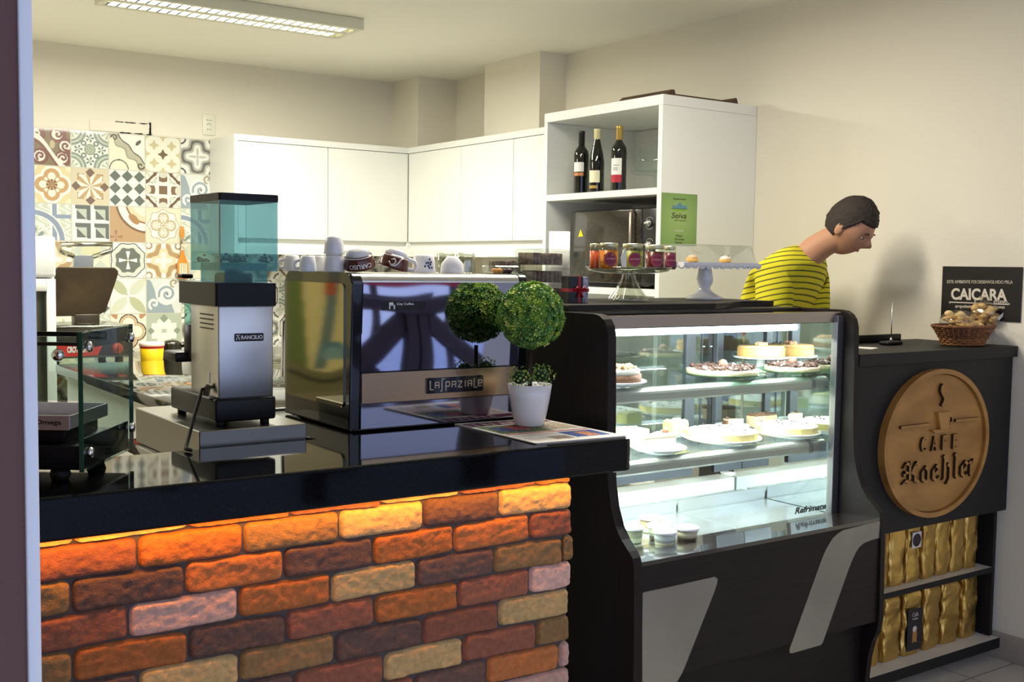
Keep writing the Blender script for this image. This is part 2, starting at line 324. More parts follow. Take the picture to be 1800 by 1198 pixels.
# ------------------------------------------------------------------ patterned wall tiles
def H(s): return np.array([int(s[i:i+2], 16) for i in (0, 2, 4)], float)
def tile_pattern(kind, U, W):
    x = U*2-1; y = W*2-1; ax = np.abs(x); ay = np.abs(y); r = np.hypot(x, y); th = np.arctan2(y, x); n = len(U)
    col = np.tile(H('f2eedc'), (n, 1))
    def S(mask, c): col[mask] = H(c)
    def spiral(cx, cy, r0, r1, turns, ph, wd, c, sg=1):
        dx = x-cx; dy = y-cy; rr = np.hypot(dx, dy); a = (np.arctan2(dy, dx)*sg-ph) % (2*PI)
        for k in range(int(turns)+1):
            t = (a+2*PI*k)/(2*PI*turns); S((np.abs(rr-(r0+(r1-r0)*t)) < wd) & (t <= 1) & (rr < r1+wd), c)
    if kind == 0:   # brown scrolls
        S(r < 9, '8f7a55'); 
        for q in range(5):
            cx, cy = ((-.7, .65), (.35, .7), (.6, -.55), (-.55, -.5), (.75, .1))[q]
            S(np.hypot(x-cx, y-cy) < .42, '8a5648'); S(np.hypot(x-cx+.05, y-cy) < .28, 'efe9da'); spiral(cx, cy, 0, .24, 1.2, q, .06, '8a5648')
        S((np.abs(y+x*.9+.3+.2*np.sin(3*x)) < .16), 'efe9da'); S((np.abs(y+x*.9+.55+.2*np.sin(3*x)) < .1), '8a5648')
        S((np.hypot((x-.05)*1.6, y-.15) < .22), 'c9b98c')
    elif kind == 1:  # green medallion
        S(r < 9, 'e6e8da'); R = np.hypot(ax-1, ay-1); S(R < .82, '8c9c92'); S(R < .7, 'c8cdb6'); S(R < .6, '8c9c92'); S(R < .5, 'e9ead8')
        S((R < .42) & (np.sin(9*np.arctan2(ay-1, ax-1)) > .2), 'b4bea4'); S(r < .3, '7d8c80'); S(r < .25, 'b9c1a2'); S((r < .22) & (np.cos(8*th) > .3), '8c9c86')
        for cx, cy in ((0, .62), (0, -.62), (.62, 0), (-.62, 0)):
            d = np.hypot(x-cx, y-cy); a = np.arctan2(y-cy, x-cx); S((d < .22) & (np.cos(5*a) > .1) & (d > .03), '6f8078')
        for cx, cy in ((.33, .33), (-.33, .33), (.33, -.33), (-.33, -.33)): S(np.abs(np.hypot(x-cx, y-cy)-.11) < .035, '6f8078')
    elif kind == 2:  # diagonal leaf with grey scroll band
        S(r < 9, 'f0eacb'); d = x+y; S((d > .35), 'f7f4e8'); S(np.abs(d-.12+.12*np.sin(5*(x-y))) < .26, 'c3bd9f'); S(np.abs(d-.42+.06*np.sin(5*(x-y))) < .05, '6e675a')
        S(np.abs(d+.1+.14*np.sin(5*(x-y))) < .05, 'a29c82'); spiral(-.68, .75, 0, .2, 1.2, 2, .045, '6e675a'); spiral(.75, -.7, 0, .22, 1.2, 5, .045, '6e675a')
        S(np.hypot((x-.62-(y-.55))*1.5, (x-.62+(y-.55))*.7) < .2, '6e675a'); S(np.hypot(x+.45, y+.45) < .06, '8a6a45'); S((np.abs(np.hypot(x+.45, y+.95)-.5) < .03), '6e675a')
    elif kind == 3:  # cross flowers
        S(r < 9, 'f3efd9')
        for cx in (-1, -.5, 0, .5, 1):
            for cy in (-1, -.5, 0, .5, 1):
                if (round(cx*2)+round(cy*2)) % 2 == 0:
                    dx = np.abs(x-cx); dy = np.abs(y-cy); S(((dx < .27) & (dy < .09+.05*np.cos(dx*12))) | ((dy < .27) & (dx < .09+.05*np.cos(dy*12))), '7d6a4c' if cx == 0 and cy == 0 else 'd9c995')
    elif kind == 4:  # grey ogee star
        k = ax+ay+.12*np.cos(6*(ax-ay)); S(r < 9, 'f1eee2'); S(np.abs(k-.95) < .32, 'bfbeaf'); S(np.abs(k-.95) < .18, '9a9a8e'); S(np.abs(k-.95) < .07, '6b6664'); S((k < .52), 'f4f2ea'); S(k < .34+.1*np.cos(4*th), 'c9c9bc')
        R = np.hypot(ax-1, ay-1); S((np.abs(R-.3) < .05), '6b6664')
    elif kind == 5:  # ochre quatrefoil
        S(r < 9, 'e3d196'); q = np.minimum(np.hypot(ax-.45, ay), np.hypot(ax, ay-.45)); S(q < .56, 'f5efdd'); S(q < .42, 'cf9f5e'); S((q < .2), 'f3e9d0'); S((r < .5) & (np.abs(np.cos(2*th)) < .35), 'f3e9d0'); S((r < .3) & (np.cos(8*th) > 0), '7a6140')
        R = np.hypot(ax-1, ay-1); S((R < .3) & (np.cos(8*th) > -.2), 'f0e4b4')
    elif kind == 6:  # eight-point wood star
        S(r < 9, 'dccda6'); rr = r*(np.cos(((th+PI/8) % (PI/4))-PI/8)); a = (th % (PI/2)); m = np.minimum(a, PI/2-a)
        st = (r*np.cos(m-PI/8*0) < .72) & (r < .52+.36*np.abs(np.cos(4*th))); S(st, 'f3ecd9'); S(st & (((th % (PI/4)) < PI/8)), 'c9a46c')
        for cx, cy in ((0, .76), (0, -.76), (.76, 0), (-.76, 0)): S((np.abs(x-cx)+np.abs(y-cy)) < .26, '84684f')
        S((np.abs(ax-.52) < .17) & (np.abs(ay-.52) < .17) & ~st, 'a88460')
    elif kind == 7:  # grey diamonds on white
        S(r < 9, 'f4f1e4'); fx = ((x+1)*1.5) % 1-.5; fy = ((y+1)*1.5) % 1-.5; S(np.abs(fx)+np.abs(fy) < .47, '6f7769')
    elif kind == 8:  # brown knot
        S(r < 9, 'f0eadb'); S((ax > .28) & (ay > .28) & (ax+ay < 1.35), 'd5d5c2'); S(np.abs(ax-ay) < .08, 'd5d5c2')
        S((np.hypot(ax-1, ay) < .55), '8a6e52'); S((np.hypot(ax, ay-1) < .55), '8a6e52'); S((np.hypot(ax-.98, ay) < .3) & (np.cos(6*th) > 0), 'dcd8c2'); S((np.hypot(ax, ay-.98) < .3), 'dcd8c2')
        S((ax < .28) & (ay < .28), '8a6e52'); S((np.abs(ax-.3) < .07) | (np.abs(ay-.3) < .07), 'f4f0e4'); S((np.abs(ax+ay-1.35) < .09) & (ax > .3) & (ay > .3), '7a5f46'); S((np.abs(ax+ay-1.15) < .06) & (ax > .3) & (ay > .3), 'f4f0e4')
    elif kind == 9:  # blue band
        S(r < 9, 'ccd2b8'); S((np.sin(14*x+4*np.sin(9*y)) > .45), 'eef0e0'); S(np.abs(x-.12) < .2, 'f0efdf'); S(np.abs(x-.12) < .13, '8d9bb0'); R = np.hypot(x+1, y+1); S(np.abs(R-1.5) < .2, 'f0efdf'); S(np.abs(R-1.5) < .13, '8d9bb0')
        S((np.abs(R-.9) < .06), 'f0efdf'); S((R < .7) & (np.cos(9*np.arctan2(y+1, x+1)) > .1), '8c9c92'); S((y > .2) & (np.abs(y-.3) < .12) & (x > .2), '8d9bb0')
    elif kind == 10:  # square bevels
        S(r < 9, 'f1efe3'); fx = ((x+1)) % 1; fy = ((y+1)) % 1; S((fx > 1-fy), '6f7467'); S((fx > .5) & (fx > 1-fy) & (fy < .5), '6f7467'); S((fx < .5) & (fy < fx), 'f1efe3')
        S((fx > .25) & (fx < .78) & (fy > .22) & (fy < .75), 'c2c9b4'); S((fx > .25) & (fx < .78) & (fy > .22) & (fy < .75) & (fx+fy < .98), '6f7467'); S((fx < .18) | (fy < .16), 'f1efe3')
    elif kind == 11:  # big orange leaf arcs
        S(r < 9, 'f1e8cf'); R = np.hypot(x-1.1, y-1.3); S(R > 1.15, 'f3efe0'); S((R > 1.75), 'c9a070'); S((np.abs(R-1.72) < .06), '8a6a4c'); S((np.abs(R-1.05) < .2), 'e6d5a8'); S((np.abs(R-1.2) < .05), 'a07a52')
        S((np.hypot((x-.35+(y-.3))*1.3, (x-.35-(y-.3))*.7) < .36), 'bd8a56'); a = np.arctan2(y+.7, x+.65); S((np.hypot(x+.65, y+.7) < .35) & (np.cos(4*a) > .35), 'b08458')
    elif kind == 12:  # cream rosette
        S(r < 9, 'efe0bb'); S(r < .95+.07*np.cos(8*th), 'faf4e4'); S(np.abs(r-.86-.06*np.cos(8*th)) < .035, 'd6b78a'); q = np.minimum(np.hypot(ax-.42, ay), np.hypot(ax, ay-.42)); S(q < .32, 'c7b387'); S((q < .24), 'd9caa4'); S((q < .22) & (np.cos(7*np.arctan2(ay-.42*(ay > ax), ax-.42*(ax > ay))) > 0), 'fbf6ea')
        S(r < .22, 'faf4e4'); S(np.abs(r-.16) < .03, 'c7a678'); S(r < .07, 'c7a678')
    elif kind == 13:  # grey cloud with white flower
        k = np.maximum(ax, ay)+.35*np.minimum(ax, ay)+.07*np.cos(8*th); S(r < 9, 'f4f2ea'); S(np.abs(k-.98) < .03, '5f6158'); S(k < .9, 'dcdccb'); S(k < .72, '767b6c'); S((r < .5) & (np.abs(np.sin(2*th)) < .45) & (r > .08), 'f8f6ee'); S(r < .06, 'f0e8b0')
        R = np.hypot(ax-1, ay-1); S((R < .25), 'd9d9c8')
    elif kind == 14:  # tan curls
        S(r < 9, 'e9d9b0'); S(np.abs(ax+ay-.95+.1*np.cos(6*(ax-ay))) < .2, 'c39c68'); S(r < .35+.15*np.cos(4*th), 'f8f2e0'); R = np.hypot(ax-.85, ay-.85); S(R < .38, 'f8f4e8'); S(np.abs(R-.18) < .05, 'b89668'); S((ax < .12) & (ay > .7), 'f8f4e8'); S((ay < .12) & (ax > .7), 'f8f4e8')
    elif kind == 15:  # petals
        S(r < 9, 'eef0e4'); fx = np.abs(ax-.5); R1 = np.hypot(ax-1, ay); R2 = np.hypot(ax, ay-1); S((R1 < .98) & (R2 < .98), 'c3c49a'); S((R1 < .98) & (R2 < .98) & (x*y > 0), 'dadbc0'); S((r < .25) & (np.abs(np.cos(2*th)) > .75), 'ffffff'); S((ax < .012) | (ay < .012), 'd0d0c0')
    elif kind == 16:  # blue scrolls
        S(r < 9, 'dfe3dc'); S(x+y < -.2+.3*np.sin(6*x), '9dacb4'); S(np.hypot(x-.15, y-.1) < .62, 'f5f3e8'); spiral(.2, .1, .06, .5, 1.4, 1, .07, '9dacb4'); spiral(-.55, -.45, 0, .33, 1.2, 3, .07, 'f5f3e8'); spiral(.6, .75, 0, .26, 1.1, 4, .05, 'b4a077'); S(np.hypot(x-.2, y-.1) < .07, '7a8790')
    elif kind == 17:  # sage block star
        S(r < 9, 'bcc6ae'); S((ax+ay < .95) & (np.abs(ax-ay) > .1), 'e9ece0'); S((ay < .45) & (ax < .7) & (ay > .1), 'f0f2e8'); S((ax+np.abs(y-.7)) < .25, '94a18c'); S((np.abs(ax-.75)+ay) < .2, '94a18c')
    elif kind == 18:  # soft lozenges
        S(r < 9, 'e8e3c6'); fx = ((x+1)*1) % 1-.5; fy = ((y+1)*1) % 1-.5; S(np.abs(fx)+np.abs(fy) < .48, 'ccd2bd'); S((np.abs(x-.0) < .5) & (y > .3), 'dcd8a8')
    else:            # brown curls on cream
        S(r < 9, 'f2e9d3'); q = np.minimum(np.hypot(ax-.45, ay), np.hypot(ax, ay-.45)); S(np.abs(q-.5) < .04, '7a5c48'); S(np.abs(q-.38) < .05, 'd8b078'); R = np.hypot(ax-.9, ay-.9); S((R < .3) & (np.cos(6*th) > -.1), 'c98d5c'); S((r < .25) & (np.cos(8*th) > 0), 'a8704c')
    g = (U < .012) | (U > .988) | (W < .012) | (W > .988); col[g] = H('cfc9b4'); return col
ytl = YB-.008; TS = .2045; tx0 = PY(124, 228, ytl).x; tz0 = PY(192, 233, ytl).z
tcols = list(range(-2, 10)); order = {0: [18, 0, 1, 2, 3, 4], 1: [5, 5, 6, 7, 8, 16], 2: [3, 9, 10, 11, 12, 9], 3: [14, 14, 18, 13, 14, 18], 4: [6, 1, 7, 15, 16, 1], 5: [2, 3, 9, 19, 17, 4], 6: [14, 5, 6, 19, 8, 7], 7: [0, 4, 15, 12, 2, 3], 8: [1, 13, 17, 16, 9, 5]}
NX, NZ, N = 14, 9, 44
def tf(U, W):
    c = np.zeros((len(U), 3)); ix = np.minimum((U*NX).astype(int), NX-1); iz = np.minimum(((1-W)*NZ).astype(int), NZ-1)
    for a in range(NX):
        for d in range(NZ):
            mk = (ix == a) & (iz == d); k = order[d][a] if a < 6 else [4, 13, 2, 8, 5, 13, 4, 2, 1, 13, 4, 2][(a*3+d*5) % 12]
            c[mk] = tile_pattern(k, U[mk]*NX-a, 1-((1-W[mk])*NZ-d))
    return c
def sub_tf(c0, c1, r0, r1):
    def g(U, W):
        c = tf((c0+U*(c1-c0))/NX, 1-(r1-W*(r1-r0))/NZ); gr = c.mean(1, keepdims=True); return (gr+(c-gr)*.82)*.93
    return g
for c0, c1, r0, r1, n_ in ((1, 7, 0, 7, 76), (7, 14, 0, 7, 34), (0, 14, 7, 9, 30)):
    o = color_grid('wall_tiles', (tx0+(c0-2)*TS, ytl, tz0-r1*TS), ((c1-c0)*TS, 0, 0), (0, 0, (r1-r0)*TS), (c1-c0)*n_, (r1-r0)*n_, sub_tf(c0, c1, r0, r1), attr_mat('printed_tile', .18, coat=.3)); o['kind'] = 'structure'
# ragged painted-over patch above the tiles
b = MB(); a_ = PY(157, 205, YB-.004); c_ = PY(264, 240, YB-.004)
b.use(wallm).box((a_.x, YB-.006, c_.z+.01), (c_.x, YB, a_.z-.012), .002)
b.use(mat('bare_dark_gap', (40, 36, 30), .9)); rg = random.Random(3)
for i in range(26):
    t = i/25
    for zz, lo in ((a_.z-.014, .42), (c_.z+.012, .5)):
        if t > lo and rg.random() < .8:
            x = a_.x+(c_.x-a_.x)*t; b.box((x-.008, YB-.0075, zz-.0012*rg.uniform(1, 3.5)), (x+.011, YB-.0055, zz+.0015*rg.uniform(.5, 2)))
for i in range(8): z = c_.z+.012+(a_.z-c_.z-.026)*i/7; b.box((c_.x-.004*rg.uniform(.6, 1.8), YB-.0075, z-.004), (c_.x+.005, YB-.0055, z+.01))
struct(b, 'trim_4')
# ------------------------------------------------------------------ ceiling fixture
t = thing('ceiling_light', 'white twin-tube fluorescent fixture with mirrored louvre on the kitchen ceiling', 'ceiling light', (1.95, 5.08, ZC))
x0, x1, y0, y1 = 1.37, 2.56, 4.93, 5.22
b = MB(); b.use(mat('fixture_white', (228, 226, 205), .4))
b.box((x0, y0, ZC-.055), (x1, y0+.03, ZC-.0005), .004); b.box((x0, y1-.03, ZC-.055), (x1, y1, ZC-.0005), .004); b.box((x0, y0+.0301, ZC-.0545), (x0+.03, y1-.0301, ZC-.0005), .003); b.box((x1-.03, y0+.0301, ZC-.0545), (x1, y1-.0301, ZC-.0005), .003); b.box((x0+.0301, y0+.0301, ZC-.012), (x1-.0301, y1-.0301, ZC-.001)); b.box((x0+.0301, 5.055, ZC-.055), (x1-.0301, 5.095, ZC-.0125), .003)
b.obj('housing', t)
for ya, yc in ((4.96, 5.055), (5.095, 5.19)):
    ym = (ya+yc)/2
    MB().cyl((x0+.05, ym, ZC-.027), (x1-.05, ym, ZC-.027), .013).obj('tube', t, mat('lit_tube', (255, 250, 225), .4, emit=(255, 248, 215), es=9))
    b = MB().use(mat('louvre_mirror', (225, 225, 215), .12, 1))
    for s in (ya, yc-.004): b.box((x0+.03, s, ZC-.052), (x1-.03, s+.004, ZC-.012))
    for k in range(25): x = x0+.05+(x1-x0-.1)*k/24; b.prism([(x-.006, ZC-.046), (x+.006, ZC-.046), (x+.001, ZC-.03), (x-.001, ZC-.03)], 'y', ya, yc)
    b.obj('louvre', t)
# ------------------------------------------------------------------ wall cabinets
ZT1, ZD, ZB = 2.18, 1.585, 1.545
XD, YD = 3.50, 6.0     # door planes of the right and the back run
zt = PX(955, 223.3, XD).z; ZT1 = zt; zd = PX(720, 425.5, XD).z; YD = PX(718, 300, XD).y
def door(t, a, b_, axis, hinge):
    m = whitelam
    MB().use(m).box(a, b_, .0015, 1).obj('door', t)
xa = PY(412, 300, YD).x
sx = PY(577, 300, YD).x
ztb = PY(560, 252, YD-.0).z
dt = zt-.035
for k, (xl, xr) in enumerate(((xa, sx), (sx, XD))):
    t = thing('wall_cabinet', ('white wall cabinet at the left end of the back wall run, above the grinder', 'white wall cabinet in the inner corner of the back wall run, above the cups')[k], 'cabinet', (xl, YB-.01, zd-.05), group='back wall cabinets' if 0 else None)
    b = MB().use(whitelam); b.box((xl+(.02 if k == 0 else 0), YD+.02, zd+.0), (xr if k == 0 else XW-.3, YB-.01, dt)); b.box((xl, YD, dt), (xr, YB-.01, zt)); b.box((XD-.004, YD-.001, zd-.09), (XD+.035, YD+.034, zd)) if k else None; b.box((xl+(.02 if k == 0 else 0), YD+.03, zd-.045), (xr, YB-.01, zd)); b.box((xl+(.02 if k == 0 else 0), YD+.002, zd-.09), (xr, YD+.03, zd-.045)); b.obj('carcass', t)
    x0 = xl+(.022 if k == 0 else .002)
    if k == 0: MB().use(whitelam).box((xl, YD, zd-.09), (xl+.02, YB-.01, dt)).obj('side_panel', t)
    MB().use(whitelam).box((x0, YD, zd), (xr-.003, YD+.018, dt-.004), .0015, 1).obj('door', t)
ys = [YD, PX(810, 300, XD).y, PX(902, 300, XD).y, PX(957, 300, XD).y]
lb = ('white wall cabinet on the right wall, nearest the inner corner', 'white middle wall cabinet on the right wall between its two neighbours', 'narrow white wall cabinet on the right wall touching the tall shelf unit')
for k in range(3):
    ya, yb_ = ys[k+1], ys[k]
    t = thing('wall_cabinet', lb[k], 'cabinet', (XW-.01, ya, zd-.05))
    bx = 3.70 if k else XW-.29
    b = MB().use(whitelam); b.box((XD+.02, ya, zd), (bx, yb_, dt)); b.box((XD, ya, dt), (bx, yb_, zt)); b.box((XD+.03, ya, zd-.045), (bx, yb_, zd)); b.box((XD+.002, ya, zd-.09), (XD+.03, yb_, zd-.045)); b.obj('carcass', t)
    MB().use(whitelam).box((XD, ya+.002, zd), (XD+.018, yb_-.002, dt-.004), .0015, 1).obj('door', t)
# ================================================================== SERVICE COUNTER
GY0, GY1, GX1 = 2.105, 2.47, PY(1113, 800, 2.105).x
GZB = PY(600, 890, GY0).z
granite = mat('black_granite', (5, 5, 6), .05, spec=.22, col2=(20, 21, 23), vscale=420, detail=2)
t = tag(MB().use(granite).prism([(-.6, GY0), (GX1-.02, GY0), (GX1-.006, GY0+.006), (GX1, GY0+.02), (GX1, 3.0), (1.17, 3.0), (1.17, GY1), (-.6, GY1)], 'z', GZB, ZT, .006).obj('counter_top'),
        'thick polished black granite slab on top of the brick counter front', 'countertop')
# brick base
BY = GY0+.055; rg = random.Random(7)
BC = {'O': (196, 120, 66), 'R': (148, 92, 70), 'D': (106, 80, 70), 'Y': (208, 174, 116), 'P': (208, 168, 152), 'B': (142, 110, 70), 'K': (178, 108, 56)}
rows = [([40, 131, 333, 513, 673, 810, 945, 1006], 'YYORYRO', None),
        ([-30, 62, 244, 430, 599, 747, 880, 1007], 'RRKBYDY', 935),
        ([-40, 127, 327, 501, 658, 800, 933, 1008], 'BDODKOR', 990),
        ([-120, 62, 228, 421, 584, 734, 870, 991, 1008], 'KRPKYDBB', 1050),
        ([-60, 130, 333, 505, 661, 807, 933, 1007], 'BKDRKRP', 1090),
        ([-100, 62, 246, 423, 591, 745, 879, 1003], 'RDYBDRY', 1130),
        ([-60, 130, 330, 519, 677, 816, 945, 1004], 'ORDRYRB', 1160),
        ([-120, 60, 250, 430, 600, 730, 858, 985, 1004], 'RKDYRDOP', 1190)]
zr = PY(1006, 846, BY).z; z1 = PY(1006, 892, BY).z; pitch = .0672
def brick_mesh(mb, x0, x1, z0, z1, y, dep, seed):
    r = random.Random(seed); m = .0018; x0 += m; x1 -= m; z0 += m*.8; z1 -= m*.8; w_, h_ = x1-x0, z1-z0; nu, nv = max(3, int(w_/.005)), 14
    sl = [r.uniform(-.0025, .0025) for _ in range(4)]
    def f(i, j):
        u, v = i, j; X = u*2-1; Z = v*2-1
        ax = 1-max(0, abs(X)-(1-.016/w_))/(.016/w_) if w_ > .03 else 1; az = 1-max(0, abs(Z)-.82)/.18
        rd = min(1, max(ax, 0))**.5*min(1, max(az, 0))**.5
        cx = x0+w_*u; cz = z0+h_*v
        cx2 = (x0+x1)/2+(cx-(x0+x1)/2)*(1-.02*(1-min(1, az*1.5))*0.6); cz2 = cz+sl[0]*X+sl[1]*X*X
        # rounded corners
        c = max(0, abs(X)-(1-.024/w_*1))/(.024/w_) if w_ > .03 else 0; d = max(0, abs(Z)-.6)/.4
        cz2 -= (1 if Z > 0 else -1)*c*c*abs(Z)*.003; cx2 -= (1 if X > 0 else -1)*d*d*abs(X)*.005
        nz = noise.noise(V((cx*22+seed, cz*26, seed*.37)))*.004+noise.noise(V((cx*75, cz*80+seed, 3)))*.0036+noise.noise(V((cx*190, cz*190, seed)))*.0018
        return V((cx2+noise.noise(V((cz*30, seed, 1)))*.002*abs(X), y+dep-(dep*(.3+.7*rd)+(nz if rd > .25 else 0)), cz2+noise.noise(V((cx*25, seed, 5)))*.0022*abs(Z)))
    mb.grid(f, nu, nv)
    # sides back to the mortar
    ring = [f(i/nu, 0) for i in range(nu+1)]+[f(1, j/nv) for j in range(1, nv+1)]+[f(i/nu, 1) for i in range(nu-1, -1, -1)]+[f(0, j/nv) for j in range(nv-1, 0, -1)]
    n = len(ring); mb.faces(ring+[V((p.x, y+dep, p.z)) for p in ring], [(i, (i+1) % n, (i+1) % n+n, i+n) for i in range(n)], True)
mb = MB(); mb.use(mat('mortar', (88, 82, 78), .9, bump=.5, bscale=200)); mb.box((-.6, BY+.012, 0), (PY(1003, 900, BY).x, BY+.14, GZB))
bcols = []
bm_col = []
sd = 0
for k in range(14):
    zt_, zb_ = (zr+.015, zr) if k == 0 else (zr-(k-1)*pitch, zr-k*pitch)
    if zt_ < .01: break
    if k < len(rows): px, cc, _ = rows[k]
    else:
        px = [-120+((k % 2)*70)+i*165 for i in range(7)]+[1004]; px = [p for p in px if p < 950]+[1004]; cc = ''.join(rg.choice('ORDKYBP') for _ in px[1:])
    zc_ = (zt_+zb_)/2
    def XP(p):
        lo, hi = 700, 1400
        for _ in range(30):
            mid = (lo+hi)/2
            if PY(p, mid, BY).z > zc_: lo = mid
            else: hi = mid
        return PY(p, lo, BY).x
    xs = [XP(p) for p in px]
    for a, c_, ch in zip(xs, xs[1:], cc):
        sd += 1; r = random.Random(sd*13); col = np.array(BC[ch])*r.uniform(.93, 1.07)
        nf = len(mb.bm.faces); brick_mesh(mb, a, c_, zb_, min(zt_, GZB-.001) if k else zt_, BY, .016, sd)
        bm_col.append((nf, len(mb.bm.faces), lin(np.clip(col, 0, 255))))
bkm = attr_mat('old_brick', .85, bump=.7, bscale=210, noisecol=.16, nscale=75)
mb.mats.append(bkm); L = mb.bm.loops.layers.float_color.new('Col'); mb.bm.faces.ensure_lookup_table()
for a, c_, col in bm_col:
    for i in range(a, c_):
        f = mb.bm.faces[i]; f.material_index = 1
        for l in f.loops: l[L] = (*col, 1)
tag(mb.obj('brick_counter', auto=False), 'counter front faced with handmade bricks in orange, red, brown and cream under the black slab', 'counter')
# orange LED strip tucked under the slab
tag(MB().use(mat('orange_led', (255, 140, 20), .4, emit=(255, 160, 40), es=14)).box((-.5, GY0+.026, GZB-.004), (GX1-.1, GY0+.034, GZB+.0005)).obj('led_strip'), 'glowing orange light strip under the front edge of the black granite slab', 'led strip')
l = area('orange_led_light', ((GX1-.6)/2, GY0+.03, GZB-.006), (math.radians(-8), 0, 0), GX1+.4, .008, 2.7, (255, 160, 30))
# kitchen-side worktops
wt = mat('dark_worktop', (20, 22, 22), .06, coat=.5)
b = MB().use(wt); b.box((.865, GY1+.002, .935), (1.168, 3.05, .965), .003); b.use(whitelam).box((.90, GY1+.02, 0), (1.168, 3.0, .935)); b.box((1.168, BY+.3, 0), (GX1-.05, 2.98, GZB-.001)) 
tag(b.obj('work_counter'), 'low dark worktop behind the brick counter, under the grinder and the espresso machine', 'counter')
b = MB().use(wt).box((1.205, 3.42, .93), (2.0, 5.3, .97), .004); b.use(whitelam).box((1.25, 3.45, 0), (1.95, 5.28, .93))
tag(b.obj('kitchen_island'), 'black glossy worktop in the middle of the kitchen mirroring the wall tiles', 'counter')
# steel table along the tiled wall
t = thing('steel_table', 'stainless steel table along the tiled wall', 'table', (1.3, 5.9, 0))
ty = 5.5; tzt = PY(200, 648, ty).z
b = MB().use(mat('table_steel', (190, 188, 170), .16, 1)).box((1.30, ty, tzt-.045), (2.9, 6.5, tzt), .004); b.obj('table_top', t)
for x in (1.33, 2.85):
    for y in (ty+.03, 6.45): MB().use(steel).cyl((x, y, 0), (x, y, tzt-.045), .02).obj('leg', t)
MB().use(steel).box((1.33, ty+.03, .43), (2.85, 6.45, .45), .002).obj('lower_shelf', t)
# cream cupboard seen under the table
tag(MB().use(mat('cream_front', (226, 220, 190), .5)).box((1.36, 5.6, .0), (2.0, 6.3, .40)).obj('storage_box'), 'cream box standing on the floor under the steel table', 'box')
# ------------------------------------------------------------------ espresso machine
MY0 = 2.52; MXL, MXR = PY(612, 600, MY0+.02).x, PY(921, 600, MY0+.02).x; MY1 = MXL/(ray(500, 600).x/ray(500, 600).y); MZ0 = PY(629, 758, MY0).z; MZ1 = PY(629, 479, MY0).z
t = thing('espresso_machine', 'espresso machine with a mirror-polished back panel between black end cheeks', 'espresso machine', ((MXL+MXR)/2, 2.7, ZT))
def cheek(xa, xb):
    pr = []; r = .028
    for (cy, cz, a0) in ((MY0+r, MZ1-r, 90), (MY1-r, MZ1-r, 0)):
        pass
    def arc(cy, cz, a0, a1, rr): return [(cy+rr*math.cos(math.radians(a0+(a1-a0)*i/6)), cz+rr*math.sin(math.radians(a0+(a1-a0)*i/6))) for i in range(7)]
    pr = [(MY0+.012, MZ0)]+arc(MY0+r, MZ1-r, 180, 90, r)+arc(MY1-r, MZ1-r, 90, 0, r)+[(MY1, MZ0)]
    return MB().use(blackgl).prism(pr, 'x', xa, xb, .006).obj('end_cheek', t)
cheek(MXL, MXL+.032); cheek(MXR-.032, MXR)
sp = [PX(503, 495, MXL), PX(603, 497, MXL), PX(603, 718, MXL), PX(503, 700, MXL)]
ya, yb_ = PX(606, 600, MXL).y, PX(503, 600, MXL).y; z0_, z1_ = PX(603, 716, MXL).z, PX(603, 498, MXL).z
def rrect(x0, x1, y0, y1, r, n=5):
    P = []
    for cx, cy, a0 in ((x1-r, y1-r, 0), (x0+r, y1-r, 90), (x0+r, y0+r, 180), (x1-r, y0+r, 270)):
        P += [(cx+r*math.cos(math.radians(a0+90*i/n)), cy+r*math.sin(math.radians(a0+90*i/n))) for i in range(n+1)]
    return P
MB().use(mat('warm_mirror_steel', (168, 162, 136), .05, 1, bump=.02, bscale=4)).prism(rrect(ya, yb_, z0_, z1_, .015), 'x', MXL-.004, MXL+.001, .0015).obj('side_panel', t)
xl, xr = MXL+.03, MXR-.03
b = MB().use(mat('machine_body', (150, 150, 150), .3, 1)).box((xl, MY0+.02, MZ0+.01), (xr, MY1-.06, MZ1-.03)); b.obj('body', t)
zs, zp, zg, zl = PY(640, 496, MY0).z, PY(640, 656, MY0).z, PY(640, 710, MY0).z, PY(640, 754, MY0).z
# rounded steel top edge
b = MB().use(steelh); r = MZ1-.002-zs
b.prism([(MY0+.004, zs)]+[(MY0+.004+r-r*math.cos(math.radians(a)), zs+r*math.sin(math.radians(a))) for a in range(10, 91, 16)]+[(MY1-.05, MZ1-.002), (MY1-.05, zs)], 'x', xl, xr, smooth=False); b.obj('top_rail', t)
mirror = mat('mirror_steel', (160, 163, 184), .03, 1)
def wav(u, v):
    x = xl+(xr-xl)*u; z = zp+.003+(zs-zp-.003)*v
    return V((x, MY0+.006+.00015*math.sin(u*9+v*4)*math.sin(v*3), z))
b = MB().use(mirror).grid(wav, 60, 40); b.obj('back_panel', t, auto=False)
gold = mat('champagne_steel', (188, 160, 128), .22, 1, bump=.03, bscale=80, stretch=(1, 40, 40))
MB().use(gold).box((xl, MY0+.003, zg), (xr, MY0+.02, zp), .001, 1).obj('trim_band', t)
MB().use(blackgl).box((xl, MY0+.002, zp-.0005), (xr, MY0+.02, zp+.0025)).obj('seam_strip', t)
MB().use(mat('dark_mirror_steel', (150, 150, 165), .06, 1)).box((xl, MY0+.006, zl), (xr, MY0+.02, zg-.002)).obj('lower_panel', t)
MB().use(blackgl).box((xl-.02, MY0+.004, MZ0), (xr+.02, MY1-.04, zl), .003).obj('drip_base', t)
for x in (MXL+.04, MXR-.04):
    for y in (MY0+.05, MY1-.06): MB().use(rubber).cyl((x, y, ZT), (x, y, MZ0+.002), .018, .016).obj('foot', t)
